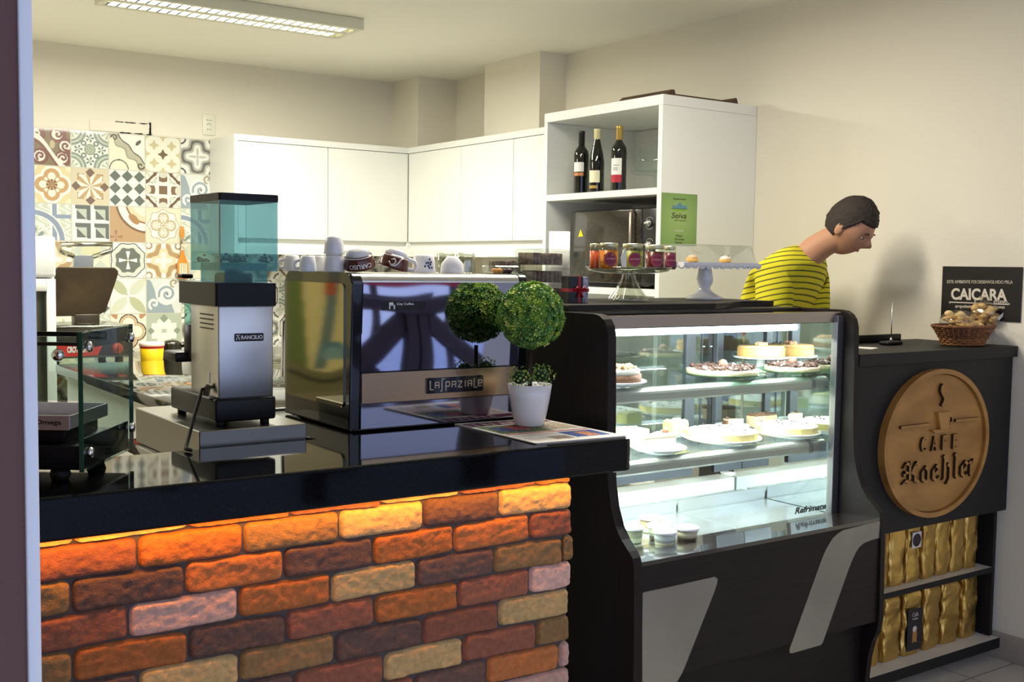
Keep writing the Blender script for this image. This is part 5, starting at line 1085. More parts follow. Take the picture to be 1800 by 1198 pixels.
# ================================================================== ON TOP OF THE CASE
jy = 2.70
bx = PY(1104, 530, jy).x; pz_ = PY(1104, 473.5, jy).z
t = thing('glass_cake_stand', 'clear pressed-glass cake stand holding jam jars on the case ledge', 'cake stand', (bx, jy, LZ))
gl2 = thin_glass('pressed_glass', (232, 236, 226), .03, 2.4, .10)
hs = pz_-LZ
b = MB().use(gl2)
def fl(u, v):
    a = u*2*PI; P = [(.062, 0), (.063, .006), (.058, .012), (.050, .022), (.034, .045), (.022, .07), (.018, hs-.01), (.022, hs-.004)]; k = v*(len(P)-1); i = min(int(k), len(P)-2); q = k-i
    r = P[i][0]*(1-q)+P[i+1][0]*q; z = P[i][1]*(1-q)+P[i+1][1]*q; r *= 1+.07*math.cos(a*10)*(.2 < v < .95)
    return V((bx+r*math.cos(a), jy+r*math.sin(a), LZ+z+.0005))
b.grid(fl, 60, 28, cu=True); b.obj('pedestal', t)
MB().use(gl2).lathe([(.02, hs-.004), (.08, hs-.012), (.125, hs-.004), (.136, hs+.006), (.136, hs+.009), (.122, hs), (.0001, hs-.002)], (bx, jy, LZ), 56).obj('plate', t)
jl = mat('jar_lid', (196, 196, 160), .3, .8); jg = thin_glass('jar_glass', (244, 248, 240), .02, 1.4)
def jar(px, w_, y, h_, fill, fill2, lab, sticker=True):
    x = PY(px, 450, y).x; r = w_/2; z = LZ+hs+.001; c = (x, y, z)
    t = thing('preserve_jar', lab, 'jar', c, group='preserve jars on the glass stand')
    MB().use(fill).lathe([(r*.86, .001), (r*.94, .005), (r*.94, h_*.72), (.0001, h_*.74)], c, 28).obj('preserve', t)
    if fill2: 
        b = MB().use(fill2); rg_ = random.Random(int(px))
        for k in range(26): a = rg_.uniform(PI, 2*PI); b.sphere((x+r*.86*math.cos(a), y+r*.86*math.sin(a), z+rg_.uniform(.01, h_*.68)), r*.16, 8, 5, jit=.15, rng=rg_)
        b.obj('fruit_pieces', t, kind='stuff')
    MB().use(jg).lathe([(r*.9, 0), (r, .003), (r, h_*.72), (r*.88, h_*.82), (r*.88, h_*.84)], c, 32, cap=False).obj('glass_body', t)
    MB().use(jl).lathe([(r*.93, h_*.83), (r*.96, h_*.84), (r*.96, h_*.96), (r*.9, h_), (.0001, h_)], c, 32).obj('lid', t)
    if sticker:
        am = math.atan2(-y, -x)+.25; b = MB().use(mat('crimson_label', (128, 30, 62), .5))
        def disc(mb, rr, R1):
            def f(u, v): q = rr*v; a = u*2*PI; dx = q*math.cos(a); return V((x+R1*math.cos(am+dx/R1), y+R1*math.sin(am+dx/R1), z+h_*.38+q*math.sin(a)))
            mb.grid(f, 28, 3, cu=True)
        disc(b, h_*.27, r*1.006); b.obj('label', t, auto=False)
        b = MB().use(mat('label_pale_print', (214, 160, 176), .5))
        for k in range(22):
            a = k*2*PI/22; q = h_*.23; dx = q*math.cos(a); aa = am+dx/r; b.box((-.0007, -.0002, -.0007), (.0007, .0004, .0007), M=Matrix.Translation((x+r*1.012*math.cos(aa), y+r*1.012*math.sin(aa), z+h_*.38+q*math.sin(a))) @ Matrix.Rotation(aa+PI/2, 4, 'Z'))
        b2 = put_text(b, 'A CAIÇARA', None or (0, 0, 0), (1, 0, 0), (0, 1, 0), .01, .0003, warp=lambda a, q, d=0: V((x+(r*1.012+d)*math.cos(am+(a-.5)*h_*.40/r), y+(r*1.012+d)*math.sin(am+(a-.5)*h_*.40/r), z+h_*.36+h_*.07*q)))
        b.obj('label_print', t)
or1 = mat('orange_jam', (206, 84, 34), .3); or2 = mat('amber_jam', (212, 120, 34), .3); gr1 = mat('green_pickle', (170, 166, 74), .35); rd = mat('dark_red_jam', (96, 24, 26), .25); ye = mat('orange_fruit', (238, 150, 30), .35)
jar(1045, .030, 2.655+.05, .078, or1, None, 'narrow jar of bright orange preserve, leftmost on the glass stand', False)
jar(1070, .058, 2.665, .080, or2, ye, 'jar of orange fruit preserve with a crimson round label')
jar(1112, .066, 2.655, .080, gr1, mat('green_bits', (132, 140, 56), .4), 'jar of yellow-green preserve in the centre of the glass stand')
jar(1151, .064, 2.70, .079, rd, None, 'wide jar of dark red preserve right of the green one')
jar(1178, .040, 2.752, .078, mat('plum_jam', (110, 30, 52), .3), None, 'narrow dark plum jar, rightmost on the glass stand')
tagp = MB().use(mat('paper_tag', (232, 226, 214), .7)); x = PY(1094, 450, 2.625).x; tagp.prism([(x-.006, .0), (x+.012, -.002), (x+.010, .052), (x+.002, .060), (x-.012, .03)], 'y', 2.618, 2.619, M=Matrix.Translation((0, 0, LZ+hs+.004)))
tag(tagp.obj('paper_tag'), 'white paper tag hanging between the orange and the green jar', 'tag')
# white lace-edged stand
wy = 2.78; wx = PY(1238, 530, wy).x; wz = PY(1240, 461, wy).z; x0, x1 = PY(1197, 461, wy-.07).x, PY(1333, 461, wy-.07).x
t = thing('lace_cake_stand', 'white metal cake stand with a pierced lace edge under a clear cover', 'cake stand', (wx, wy, LZ))
h = wz-LZ
MB().use(ceramic).lathe([(.063, 0), (.064, .008), (.058, .012), (.040, .020), (.030, .026), (.020, .036), (.019, .042), (.026, .056), (.029, .07), (.027, .082), (.020, h-.012), (.03, h-.003)], (wx, wy, LZ+.0005), 44).obj('pedestal', t)
MB().use(ceramic).prism(rrect(x0, x1, wy-.085, wy+.085, .02), 'z', wz-.003, wz).obj('plate', t)
b = MB().use(ceramic); n = 11
for k in range(n):
    xa_ = x0+(x1-x0)*k/n; xb_ = x0+(x1-x0)*(k+1)/n; m_ = (xa_+xb_)/2; rr = (xb_-xa_)/2
    for yy in (wy-.0855, wy+.0845):
        outer = [(m_+rr*math.cos(a), wz-.008-rr*.8*math.sin(a)*1.1) for a in np.linspace(0, PI, 9)]; b.prism([(xa_, wz-.003), (xb_, wz-.003)]+outer, 'y', yy, yy+.001)
for k in range(7):
    ya = wy-.085+.17*k/7; yb2 = wy-.085+.17*(k+1)/7; m_ = (ya+yb2)/2; rr = (yb2-ya)/2
    for xx in (x0, x1-.001): b.prism([(ya, wz-.003), (yb2, wz-.003)]+[(m_+rr*math.cos(a), wz-.008-rr*.9*math.sin(a)) for a in np.linspace(0, PI, 9)], 'x', xx, xx+.001)
b.obj('lace_apron', t)
b = MB().use(mat('pierced_dark', (96, 96, 92), .8))
for k in range(n):
    m_ = x0+(x1-x0)*(k+.5)/n
    for a in np.linspace(.2, PI-.2, 6): b.box((m_+.009*math.cos(a)-.0009, wy-.0862, wz-.010-.007*math.sin(a)-.0009), (m_+.009*math.cos(a)+.0009, wy-.0855, wz-.010-.007*math.sin(a)+.0009))
b.obj('pierced_holes', t, kind='stuff')
zc = PY(1260, 431, wy).z
b = MB().use(thin_glass('acrylic_cover', (240, 242, 240), .06, 1.6, .05)); q0 = rrect(x0+.004, x1-.004, wy-.078, wy+.078, .02); q1 = rrect(x0+.02, x1-.018, wy-.062, wy+.062, .02); n = len(q0)
b.faces([(p[0], p[1], wz+.0005) for p in q0]+[(p[0], p[1], zc) for p in q1], [(i, (i+1) % n, (i+1) % n+n, i+n) for i in range(n)]+[tuple(range(n, 2*n))]); tag(b.obj('clear_cover', auto=True), 'clear acrylic cover over the two tartlets on the lace-edged stand', 'cover')
for px, lb in ((1217, 'left tartlet with a tan dome under the clear cover'), (1275, 'right tartlet with white icing and dark crumbs under the clear cover')):
    x = PY(px, 455, wy).x; t = thing('tartlet', lb, 'tartlet', (x, wy, wz))
    MB().use(mat('tartlet_crust', (226, 176, 84), .6, bump=.3)).lathe([(.016, .0003), (.021, .006), (.022, .012), (.0001, .011)], (x, wy, wz+.0003), 28).obj('crust', t)
    MB().use(mat('tartlet_tan', (214, 170, 130), .5) if px < 1240 else mat('tartlet_white', (240, 226, 214), .5)).sphere((x, wy, wz+.013), .019, 20, 12, (1, 1, .65)).obj('topping', t)
    if px > 1240:
        b = MB().use(choc); rg_ = random.Random(5)
        for k in range(9): a = rg_.uniform(0, 6.28); b.sphere((x+.012*math.cos(a), wy+.012*math.sin(a), wz+.023), .0018, 6, 4)
        b.obj('crumbs', t, kind='stuff')
# gift box
gxp = PY(1010, 530, 2.62); gh = PY(1010, 485, 2.62).z-LZ; c = (gxp.x, 2.62, LZ)
t = thing('gift_box', 'small black gift box with a pale patterned side tied with red ribbon', 'gift box', c, math.radians(-8))
MB().use(mat('gift_black', (26, 20, 20), .35)).box((-.032, -.02, .0005), (.016, .025, gh), .001, 1).obj('box', t, local=True)
MB().use(mat('gift_pale', (196, 190, 206), .4, col2=(120, 116, 136), vscale=60)).box((.0165, -.018, .0005), (.036, .025, gh-.002), .001, 1).obj('box_sleeve', t, local=True)
rr_ = mat('red_ribbon', (172, 18, 30), .35)
b = MB().use(rr_); b.box((-.0328, -.0210, gh*.42), (.0368, .0258, gh*.42+.010)); b.box((-.000, -.0209, 0.001), (.008, .0256, gh+.0008))
for s_ in (-1, 1): b.tube([(.004, -.023, gh*.46), (.004+s_*.012, -.029, gh*.60), (.004+s_*.02, -.028, gh*.50), (.004, -.023, gh*.46)], .003, 6); b.tube([(.004, -.023, gh*.46), (.004+s_*.010, -.026, gh*.22)], .0026, 6)
b.obj('ribbon', t, local=True)
# stacked plastic boxes of chocolate slices and a roll of paper
pb_ = thin_glass('box_plastic', (240, 244, 242), .03, 1.5, .03)
sl = mat('dusted_brownie', (96, 74, 62), .8, col2=(150, 130, 116), vscale=70)
def plastic_box(x, y, z, w_, d_, h_, lab, seed, grp=None, flat=False):
    t = thing('plastic_box', lab, 'plastic box', (x, y, z), group=grp); r = random.Random(seed)
    b = MB().use(pb_); q0 = rrect(x-w_/2+.004, x+w_/2-.004, y-d_/2+.004, y+d_/2-.004, .008); q1 = rrect(x-w_/2, x+w_/2, y-d_/2, y+d_/2, .01); n = len(q0)
    b.faces([(p[0], p[1], z+.001) for p in q0]+[(p[0], p[1], z+h_*.82) for p in q1], [tuple(range(n))]+[(i, (i+1) % n, (i+1) % n+n, i+n) for i in range(n)]); b.obj('tub', t)
    b = MB().use(pb_); b.faces([(p[0], p[1], z+h_*.825) for p in q1]+[(p[0], p[1], z+h_-.001) for p in q0], [(i, (i+1) % n, (i+1) % n+n, i+n) for i in range(n)]+[tuple(range(n, 2*n))]); b.box((x-w_/2-.002, y-d_/2-.002, z+h_*.815), (x+w_/2+.002, y-d_/2, z+h_*.84)); b.obj('lid', t)
    k = int((w_-.02)/.016)
    for i in range(k):
        xx = x-w_/2+.014+i*.016; 
        if flat: MB().use(mat('mixed_biscuit', (206, 140, 60), .6) if i < 2 else mat('plum_biscuit', (70, 44, 50), .5)).sphere((xx, y-d_*.2, z+h_*.35), .011, 8, 6, (1, 1, .7), jit=.12, rng=r).obj('biscuit', t)
        else: MB().use(sl).box((xx-.0065, y-d_*.38, z+.004), (xx+.0065, y+d_*.38, z+h_*(.68+.1*r.random())), .002, M=None).obj('brownie', t)
by_ = 2.78; bx_ = PY(952, 480, by_).x; bw = PY(985, 480, by_).x-PY(917, 480, by_).x
hb = (PY(952, 437, by_).z-LZ)/3
for k in range(3): plastic_box(bx_+.003, by_, LZ+.0005+k*hb, bw*.96, .11, hb-.001, ('lowest plastic box of brownies, behind the leaf ball', 'middle plastic box of brownies in the stack behind the topiary', 'topmost plastic box of brownies in the stack behind the topiary')[k], k)
mt_ = MZ1-.001
plastic_box(PY(889, 460, 2.83).x, 2.83, mt_, .10, .08, .052, 'plastic box of pale brownies at the right end of the machine top', 9)
plastic_box(PY(881, 470, 2.62).x, 2.62, mt_, .092, .07, .024, 'shallow plastic tray of orange and dark biscuits on the machine top', 12, flat=True)
x = PY(978, 480, 2.90).x
tag(MB().use(mat('paper_roll', (244, 238, 230), .8)).lathe([(.012, 0), (.034, 0), (.034, .22), (.012, .22)], (x+.022, 2.915, LZ+.0005), 32, cap=False).obj('paper_roll'), 'white paper roll standing behind the stacked plastic boxes', 'paper roll')
# ================================================================== CUPS ON THE MACHINE
wcer = mat('cup_white', (236, 234, 234), .2, coat=.3); brc = mat('cup_brown', (84, 34, 24), .2, coat=.4)
def cupmesh(mb, M, r, h_, m, band=None, inv=True, r2=None):
    r2 = r2 or r*.72; pr = [(r2*.8, 0), (r2, .004), (r*.93, h_*.45), (r, h_*.93), (r, h_), (r*.93, h_), (r*.88, h_*.9), (r2*.85, .01), (.0001, .008)]
    mb.use(m).lathe(pr, seg=36, M=M)
def handle(mb, M, r, h_, ang, m, sc=1):
    a = ang; d = V((math.cos(a), math.sin(a), 0)); P = [M @ (d*(r*.86)+V((0, 0, h_*.78))), M @ (d*(r*1.35)+V((0, 0, h_*.80))), M @ (d*(r*1.55)+V((0, 0, h_*.58))), M @ (d*(r*1.35)+V((0, 0, h_*.34))), M @ (d*(r*.8)+V((0, 0, h_*.30)))]
    Q = []
    for i in range(len(P)-1):
        for k in range(5): t_ = k/5; Q.append(P[i].lerp(P[i+1], t_))
    Q.append(P[-1])
    for _ in range(2): Q = [Q[0]]+[(Q[i-1]+Q[i]*2+Q[i+1])/4 for i in range(1, len(Q)-1)]+[Q[-1]]
    mb.use(m).tube(Q, .0042*sc, 8)
def cup_thing(px, y, r, h_, lab, inv=True, hang=None, m=None, z=None, tilt=None, grp=None, r2=None, glass_=False):
    x = PY(px, 470, y).x; z = mt_+.0005 if z is None else z
    M = Matrix.Translation((x, y, z)) @ (tilt if tilt is not None else Matrix.Identity(4)) @ (Matrix.Translation((0, 0, h_)) @ rotm('X', 180) if inv else Matrix.Identity(4))
    t = thing('cup', lab, 'cup', (x, y, z), group=grp); mb = MB(); cupmesh(mb, M, r, h_, m or wcer, r2=r2); mb.obj('bowl', t)
    if hang is not None: mb = MB(); handle(mb, M, r, h_, hang, wcer if not glass_ else m); mb.obj('handle', t)
    return t, M, x
cup_thing(509, 2.86, .026, .050, 'white mug half hidden behind the hopper, standing behind the machine edge', hang=PI-.3, z=mt_+.0005) if False else None
cup_thing(541, 2.70, .023, .042, 'upturned white espresso cup with its handle to the left, leftmost on the machine', hang=-2.5, r2=.019)
cup_thing(561, 2.76, .021, .042, 'upturned white espresso cup half behind the tall pair of stacked cups', hang=-2.6, r2=.018)
c1, M1, x1_ = cup_thing(587, 2.66, .0275, .046, 'lower cup of the stacked white pair on the machine', r2=.0255)
cup_thing(587, 2.66, .0265, .046, 'upper cup of the stacked white pair on the machine', z=mt_+.047, r2=.021)
cup_thing(622, 2.77, .034, .060, 'clear glass bowl upside down behind the tilted brown cup', m=gl2, glass_=True, r2=.026)
# two brown cups lying tilted
def brown(px, y, tilt, lab, word, hang, z=None, flip=False):
    x = PY(px, 470, y).x; r, h_ = .041, .052; z = mt_
    M = Matrix.Translation((x, y, z+.001)) @ tilt @ Matrix.Translation((0, 0, h_)) @ rotm('X', 180)
    # drop to rest on the machine top
    lo = min((M @ V((r*math.cos(a), r*math.sin(a), h_))).z for a in np.linspace(0, 6.28, 40)); lo = min(lo, min((M @ V((.03*math.cos(a), .03*math.sin(a), 0))).z for a in np.linspace(0, 6.28, 40)))
    M = Matrix.Translation((0, 0, z+.0008-lo)) @ M
    t = thing('coffee_cup', lab, 'cup', (x, y, z))
    prof_ = [(.022, 0), (.026, .004), (.0375, .022), (.0405, .038)]; MB().use(wcer).lathe([(.022, -.0005), (.026, .0035), (.0335, .016)], seg=40, M=M, cap=True).obj('foot', t)
    MB().use(brc).lathe([(.0335, .016), (.0385, .028), (r, .046), (r, .050), (.0395, h_), (.036, .03), (.02, .01), (.0001, .009)], seg=40, M=M).obj('bowl', t)
    b = MB().use(wcer)
    b.lathe([(.0352, .0185), (.0364, .0205)], seg=40, M=M, cap=False)
    if word:
        put_text(b, word, (0, 0, 0), (1, 0, 0), (0, 1, 0), .012, .0004, warp=lambda a, q, d=0: M @ V(((.0412+d)*math.cos(word_a+1.5*(a-.5)), (.0412+d)*math.sin(word_a+1.5*(a-.5)), .033+.012*q)))
    else:
        for pts in ([(0, .02), (.12, .026), (.2, .036), (.35, .044), (.6, .046)], [(.62, .030), (.45, .026), (.35, .033), (.42, .041), (.6, .043), (.72, .036)]):
            P = [M @ V((.0405*math.cos(sw_a+a*1.2), .0405*math.sin(sw_a+a*1.2), zz)) for a, zz in pts]; b.tube(P, .0016, 6)
    b.obj('white_print', t)
    mb = MB(); handle(mb, M, .040, .055, hang, wcer, 1.3); mb.obj('handle', t)
word_a = 2.0; sw_a = 1.55
brown(633, 2.63, rotm('Y', -14) @ rotm('X', 10), 'upturned brown cup with white lettering, tilted, left of the swirl cup', 'CARUSO', -1.2)
brown(690, 2.645, rotm('Y', 14) @ rotm('X', 6), 'brown and white cup with a white swirl tilted on the machine top', None, .55)
t, M, x = cup_thing(745, 2.65, .033, .050, 'white cup with a blue floral motif upside down on the machine', r2=.028)
b = MB().use(mat('blue_motif', (60, 66, 104), .4)); am = math.atan2(-2.65, -x)+.45
for k in range(9):
    a = k*.7; q = .004+.008*(k % 3)/2; aa = am+q*math.cos(a)/.032; b.sphere((x+.0325*math.cos(aa), 2.65+.0325*math.sin(aa), mt_+.024+q*math.sin(a)*1.2), .0026, 8, 5, (1, 1, 1.3))
b.obj('floral_motif', t)
cup_thing(795, 2.62, .033, .046, 'white flared cup upside down in front of the glass tumblers', r2=.017)
cup_thing(783, 2.78, .028, .058, 'left clear glass tumbler upside down behind the flared cup', m=gl2, glass_=True, r2=.026)
cup_thing(818, 2.74, .030, .058, 'right clear glass tumbler upside down on the machine', m=gl2, glass_=True, r2=.027)
# mug behind the grinder, on the machine's left end
cup_thing(512, 2.87 if MY1 > 2.9 else MY1-.03, .024, .044, 'white mug at the far left corner of the machine, behind the hopper', hang=PI+.2, r2=.021)
# ================================================================== ON THE CASH COUNTER AND THE RIGHT WALL
zt = 1.177
t = thing('wall_sign', 'black rectangular sign with white lettering on the right wall above the basket', 'sign', (XW-.004, 2.46, 1.26))
xs0 = XW-.006
def WP(px, py): return PX(px, py, xs0-.0005)
pa_, pb2 = PX(1657, 467.7, xs0), PX(1793, 562, xs0)
MB().use(mat('sign_black', (26, 23, 24), .4)).box((xs0, pa_.y, PX(1655, 559, xs0).z), (XW-.0005, pb2.y, pa_.z), .0008, 1).obj('panel', t)
b = MB().use(mat('sign_ink', (222, 212, 196), .5))
def wtext(s_, x0, y0, x1, y1, hpx, bold=0, shear=0, sp=1):
    o = WP(x0, y0); u = WP(x1, y1)-o; v = WP(x0, y0-hpx)-o; u.x = v.x = 0; put_text(b, s_, o, u, v, bold, .0006, shear, sp)
wtext('ESTE AMBIENTE FOI DESENVOLVIDO PELA', 1665, 497.5, 1780, 498.5, 5.5)
wtext('CAICARA', 1672, 526.5, 1770, 529, 20.5, .035)
b.tube([WP(1713.5, 527), WP(1713.5, 529.2), WP(1715.6, 530), WP(1715, 531.6), WP(1711.5, 532)], .0017, 6)
wtext('STUDIO', 1746.5, 532, 1771, 532.6, 4.2, .03)
wtext('arquitetura e urbanismo', 1679, 542, 1766, 544, 7.2, .015, .2)
o1, o2 = WP(1668, 529.5), WP(1776, 533.5)
P = [WP(1669, 531), WP(1774, 534.3)]; b.box((xs0-.0012, P[1].y, min(P[0].z, P[1].z)-.001), (xs0-.0004, P[0].y, max(P[0].z, P[1].z)+.001)) if abs(P[0].z-P[1].z) < .004 else None
for q, sg_ in ((P[0], 1), (P[1], -1)): b.prism([(q.y+sg_*.004, q.z), (q.y-sg_*.004, q.z+.005), (q.y-sg_*.004, q.z-.005)], 'x', xs0-.0012, xs0-.0004)
b.obj('lettering', t)
# bill spike
p = PZ(1566, 606, zt); p.y += .0
t = thing('bill_spike', 'black bill spike with a tall steel needle on the cash counter', 'bill spike', (p.x, p.y, zt))
MB().use(blackpl).box((p.x-.042, p.y-.022, zt+.0005), (p.x+.042, p.y+.022, zt+.014), .004).obj('base', t)
MB().use(steel).cyl((p.x, p.y, zt+.013), (p.x, p.y, zt+.155), .0023, .0014, 10).cyl((p.x, p.y, zt+.013), (p.x, p.y, zt+.028), .007, .002, 14).obj('needle', t)
q = PZ(1600, 603, zt)
tag(MB().use(blackpl).box((3.28, CY+.33, zt+.0005), (3.66, CY+.35, zt+.03), .002).obj('upstand'), 'low black upstand along the back of the cash counter', 'upstand') 
q = PZ(1516, 612, zt)
t = thing('receipt', 'small white papers lying on the cash counter beside the display case', 'paper', (q.x, q.y, zt))
for k in range(3): MB().use(mat('paper_white', (232, 228, 218), .8)).box((-.03, -.045, .0005+.001*k), (.03, .045, .0012+.001*k), M=Matrix.Rotation(.1*k+.3, 4, 'Z')).obj('sheet', t, local=True)
# basket
BX, BYc = 3.715, CY+.105; bzt = zt+.001
t = thing('wicker_basket', 'oval brown wicker basket at the wall end of the cash counter', 'basket', (BX, BYc, zt))
wick = mat('wicker', (112, 66, 34), .55, var=.35, vscale=60, bump=.3); wick2 = mat('wicker_light', (150, 98, 54), .55, var=.2, vscale=60)
A_, B_ = .116, .084; hbk = .070
def bell(v): return .76+.39*v**1.2
for lay in range(9):
    v = (lay+.5)/9; b = MB().use(wick if lay > 2 else wick2)
    pts = [(BX+A_*bell(v)*math.cos(a)*(1+.022*math.cos(a*17+lay*PI)), BYc+B_*bell(v)*math.sin(a)*(1+.022*math.cos(a*17+lay*PI)), bzt+.004+hbk*v) for a in np.linspace(0, 2*PI, 121)]
    b.tube(pts, .0042 if lay < 8 else .006, 6, cap=False); b.obj('woven_band', t)
b = MB().use(wick2)
for k in range(34): a = 2*PI*k/34; b.tube([(BX+A_*bell(v)*math.cos(a), BYc+B_*bell(v)*math.sin(a), bzt+.002+hbk*v) for v in (0, .3, .6, .9)], .0028, 5)
b.lathe([(.0001, .002), (1*.8, .002), (.8, .006), (.0001, .006)], (0, 0, 0), 40, M=Matrix.Translation((BX, BYc, bzt)) @ Matrix.Diagonal((A_, B_, 1, 1))); b.obj('stakes', t)
rollm = mat('bread_roll', (214, 176, 112), .6, var=.15, vscale=30); rollm2 = mat('biscuit_pale', (224, 192, 132), .6)
cel = thin_glass('cellophane', (242, 240, 236), .12, 1.5, .04)
def snack_bag(px, py, dy, R_w, sz, lab, seed, n, tailv, lab_tag=False):
    p = PY(px, py, BYc+dy); t = thing('biscuit_bag', lab, 'bag of biscuits', p, group='cellophane bags in the basket'); r = random.Random(seed)
    b = MB().use(rollm)
    for k in range(int(n*1.7)):
        q = V([max(-.8, min(.8, r.gauss(0, .42))) for _ in range(3)]); q = V((q.x*R_w, q.y*sz[1], q.z*sz[2])); b.use(r.choice((rollm, rollm2))); b.sphere(p+q, r.uniform(.013, .018), 12, 8, (1, 1, r.uniform(.5, .85)), jit=.03, rng=r)
    b.obj('biscuits', t, kind='stuff')
    b = MB().use(cel)
    def f(u, v):
        a = u*2*PI; th_ = -PI/2+PI*v; k = 1+.12*noise.noise(V((math.cos(a)*2+seed, math.sin(a)*2, v*5))); return p+V((math.cos(th_)*math.cos(a)*R_w*1.18*k, math.cos(th_)*math.sin(a)*sz[1]*1.2*k, math.sin(th_)*sz[2]*1.2*k))
    b.grid(f, 24, 14, cu=True); d = V(tailv)
    b.lathe([(.006, 0), (.018, .022), (.024, .034)], seg=14, cap=False, M=Matrix.Translation(p+d*.8) @ d.to_track_quat('Z', 'Y').to_matrix().to_4x4()); b.obj('cellophane', t)
    if lab_tag: MB().use(mat('paper_white')).box((-.019, -.0012, -.006), (.019, 0, .006), M=Matrix.Translation(p+V((.0, -sz[1]*1.25, -.004))) @ rotm('Y', -28)).obj('price_label', t)
snack_bag(1686, 563, .0, .060, (0, .055, .030), 'cellophane bag of round biscuits at the left of the basket', 1, 34, (-.04, -.01, .0))
snack_bag(1732, 553, .01, .046, (0, .050, .042), 'tall cellophane bag of rings with a white label, middle of the basket', 2, 38, (.0, .0, .045), True)
snack_bag(1768, 563, -.02, .028, (0, .034, .022), 'small cellophane bag of rolls poking out at the right of the basket', 3, 14, (.012, -.01, .03))
snack_bag(1708, 574, -.05, .048, (0, .024, .017), 'flat cellophane bag drooping over the front rim of the basket', 4, 16, (.03, -.02, -.006))
# ================================================================== LEFT: SANDWICH CASE ON THE BAR
Aq = PZ(143, 830, 1.045); ang = math.radians(35); D = V((math.sin(ang), math.cos(ang), 0)); Wd = V((-math.cos(ang), math.sin(ang), 0))
t = thing('sandwich_case', 'low glass-sided warming case with a steel tray at the left end of the bar', 'warming case', (Aq.x, Aq.y, ZT), -ang)
# local frame: +x = to the right (out of the right pane), +y = away from the viewer
ztop = PY(145, 583, Aq.y).z-ZT; L_ = .283; Wt = .46
T = lambda: MB()
sgm = thin_glass('pane_glass', (232, 244, 240), 0, 1.45, .02)
edge = mat('green_glass_edge', (22, 74, 56), .15, coat=.5)
def pane(x):
    b = T().use(sgm).box((x-.004, .004, .025), (x+.004, L_-.003, ztop)); b.use(edge).box((x-.004, 0, .025), (x+.004, .0035, ztop)); b.box((x-.004, L_-.0028, .025), (x+.004, L_, ztop)); return b.obj('side_pane', t, local=True)
pane(0); pane(-Wt)
b = T().use(sgm).box((-Wt+.006, .012, .16), (-.008, .015, ztop-.01)); b.obj('front_pane', t, local=True)
b = T().use(blackpl).box((-Wt+.0045, .02, .025), (-.0045, L_-.02, .072), .003); b.box((-.008, .015, .03), (-.0045, L_-.01, .085)); bod = b.obj('body', t, local=True)
b = T().use(blackpl).box((-Wt+.0045, .016, ztop-.028), (-.0045, .02, ztop-.021)); b.box((-.014, .02, ztop-.035), (-.0045, L_-.01, ztop-.004)); b.box((-Wt+.0045, L_-.014, ztop-.028), (-.0045, L_-.01, ztop-.018)); b.obj('top_rail', t, local=True)
for x in (-.06, -Wt+.06):
    for y in (.05, L_-.045): T().use(rubber).lathe([(.016, 0), (.020, .012), (.015, .026)], (x, y, .0005), 20).obj('foot', t, local=True)
def bolt(x, y, z): 
    M = Matrix.Translation((x, y, z)) @ rotm('Y', 90); T().use(chrome).lathe([(.010, 0), (.011, .003), (.0095, .007), (.0001, .009)], seg=20, M=M).obj('glass_bolt', t, local=True)
for y, z in ((.03, .058), (L_-.018, .072), (.03, ztop-.03), (L_-.018, ztop-.028)): bolt(.004, y, z)
T().use(chrome).lathe([(.0115, 0), (.012, .004), (.009, .009), (.0001, .011)], seg=20, M=Matrix.Translation((-.045, .0115, ztop-.045)) @ rotm('X', 90)).obj('glass_bolt', t, local=True)
st = mat('tray_bright_steel', (206, 204, 214), .38, 1)
b = T().use(st); tx0, tx1, tz0, tz1 = -Wt+.03, -.035, .102, .128
b.box((tx0, .035, tz0), (tx1, L_-.05, tz0+.002)); b.box((tx0, .033, tz0-.002), (tx1, .035, tz1)); b.box((tx0, L_-.05, tz0), (tx1, L_-.048, tz1)); b.box((tx1, .035, tz0), (tx1+.002, L_-.05, tz1)); b.box((tx0-.002, .035, tz0), (tx0, L_-.05, tz1)); tr = b.obj('tray', t, local=True)
b = T().use(black); put_text(b, 'Omega', (-.100, .0328, tz0+.006), (.05, 0, 0), (0, 0, .012), .02, .0003); put_text(b, 'refrigeração', (-.105, .0328, tz0+.001), (.03, 0, 0), (0, 0, .003), 0, .0003) if False else None; b.obj('tray_lettering', tr, local=True)
T().use(blackpl).box((-Wt+.05, .05, .0725), (-.05, L_-.06, .100), .002).obj('heater', t, local=True)
# ================================================================== BACK OF THE KITCHEN
# socket
p = PY(367, 219, YB-.004)
t = thing('wall_socket', 'white electrical socket plate on the back wall above the tiles', 'socket', (p.x, YB, p.z))
MB().use(mat('socket_plastic', (232, 228, 210), .35)).box((p.x-.038, YB-.009, p.z-.062), (p.x+.038, YB-.0005, p.z+.062), .003).obj('plate', t)
b = MB().use(mat('socket_dark', (60, 56, 50), .6))
for dx_, dz_ in ((-.011, 0), (.011, 0), (0, .006), (-.008, -.028), (.008, -.028), (-.012, .026), (0, .026), (.012, .026)): b.cyl((p.x+dx_, YB-.0085, p.z+dz_), (p.x+dx_, YB-.0098, p.z+dz_), .003, seg=8)
b.obj('socket_holes', t)
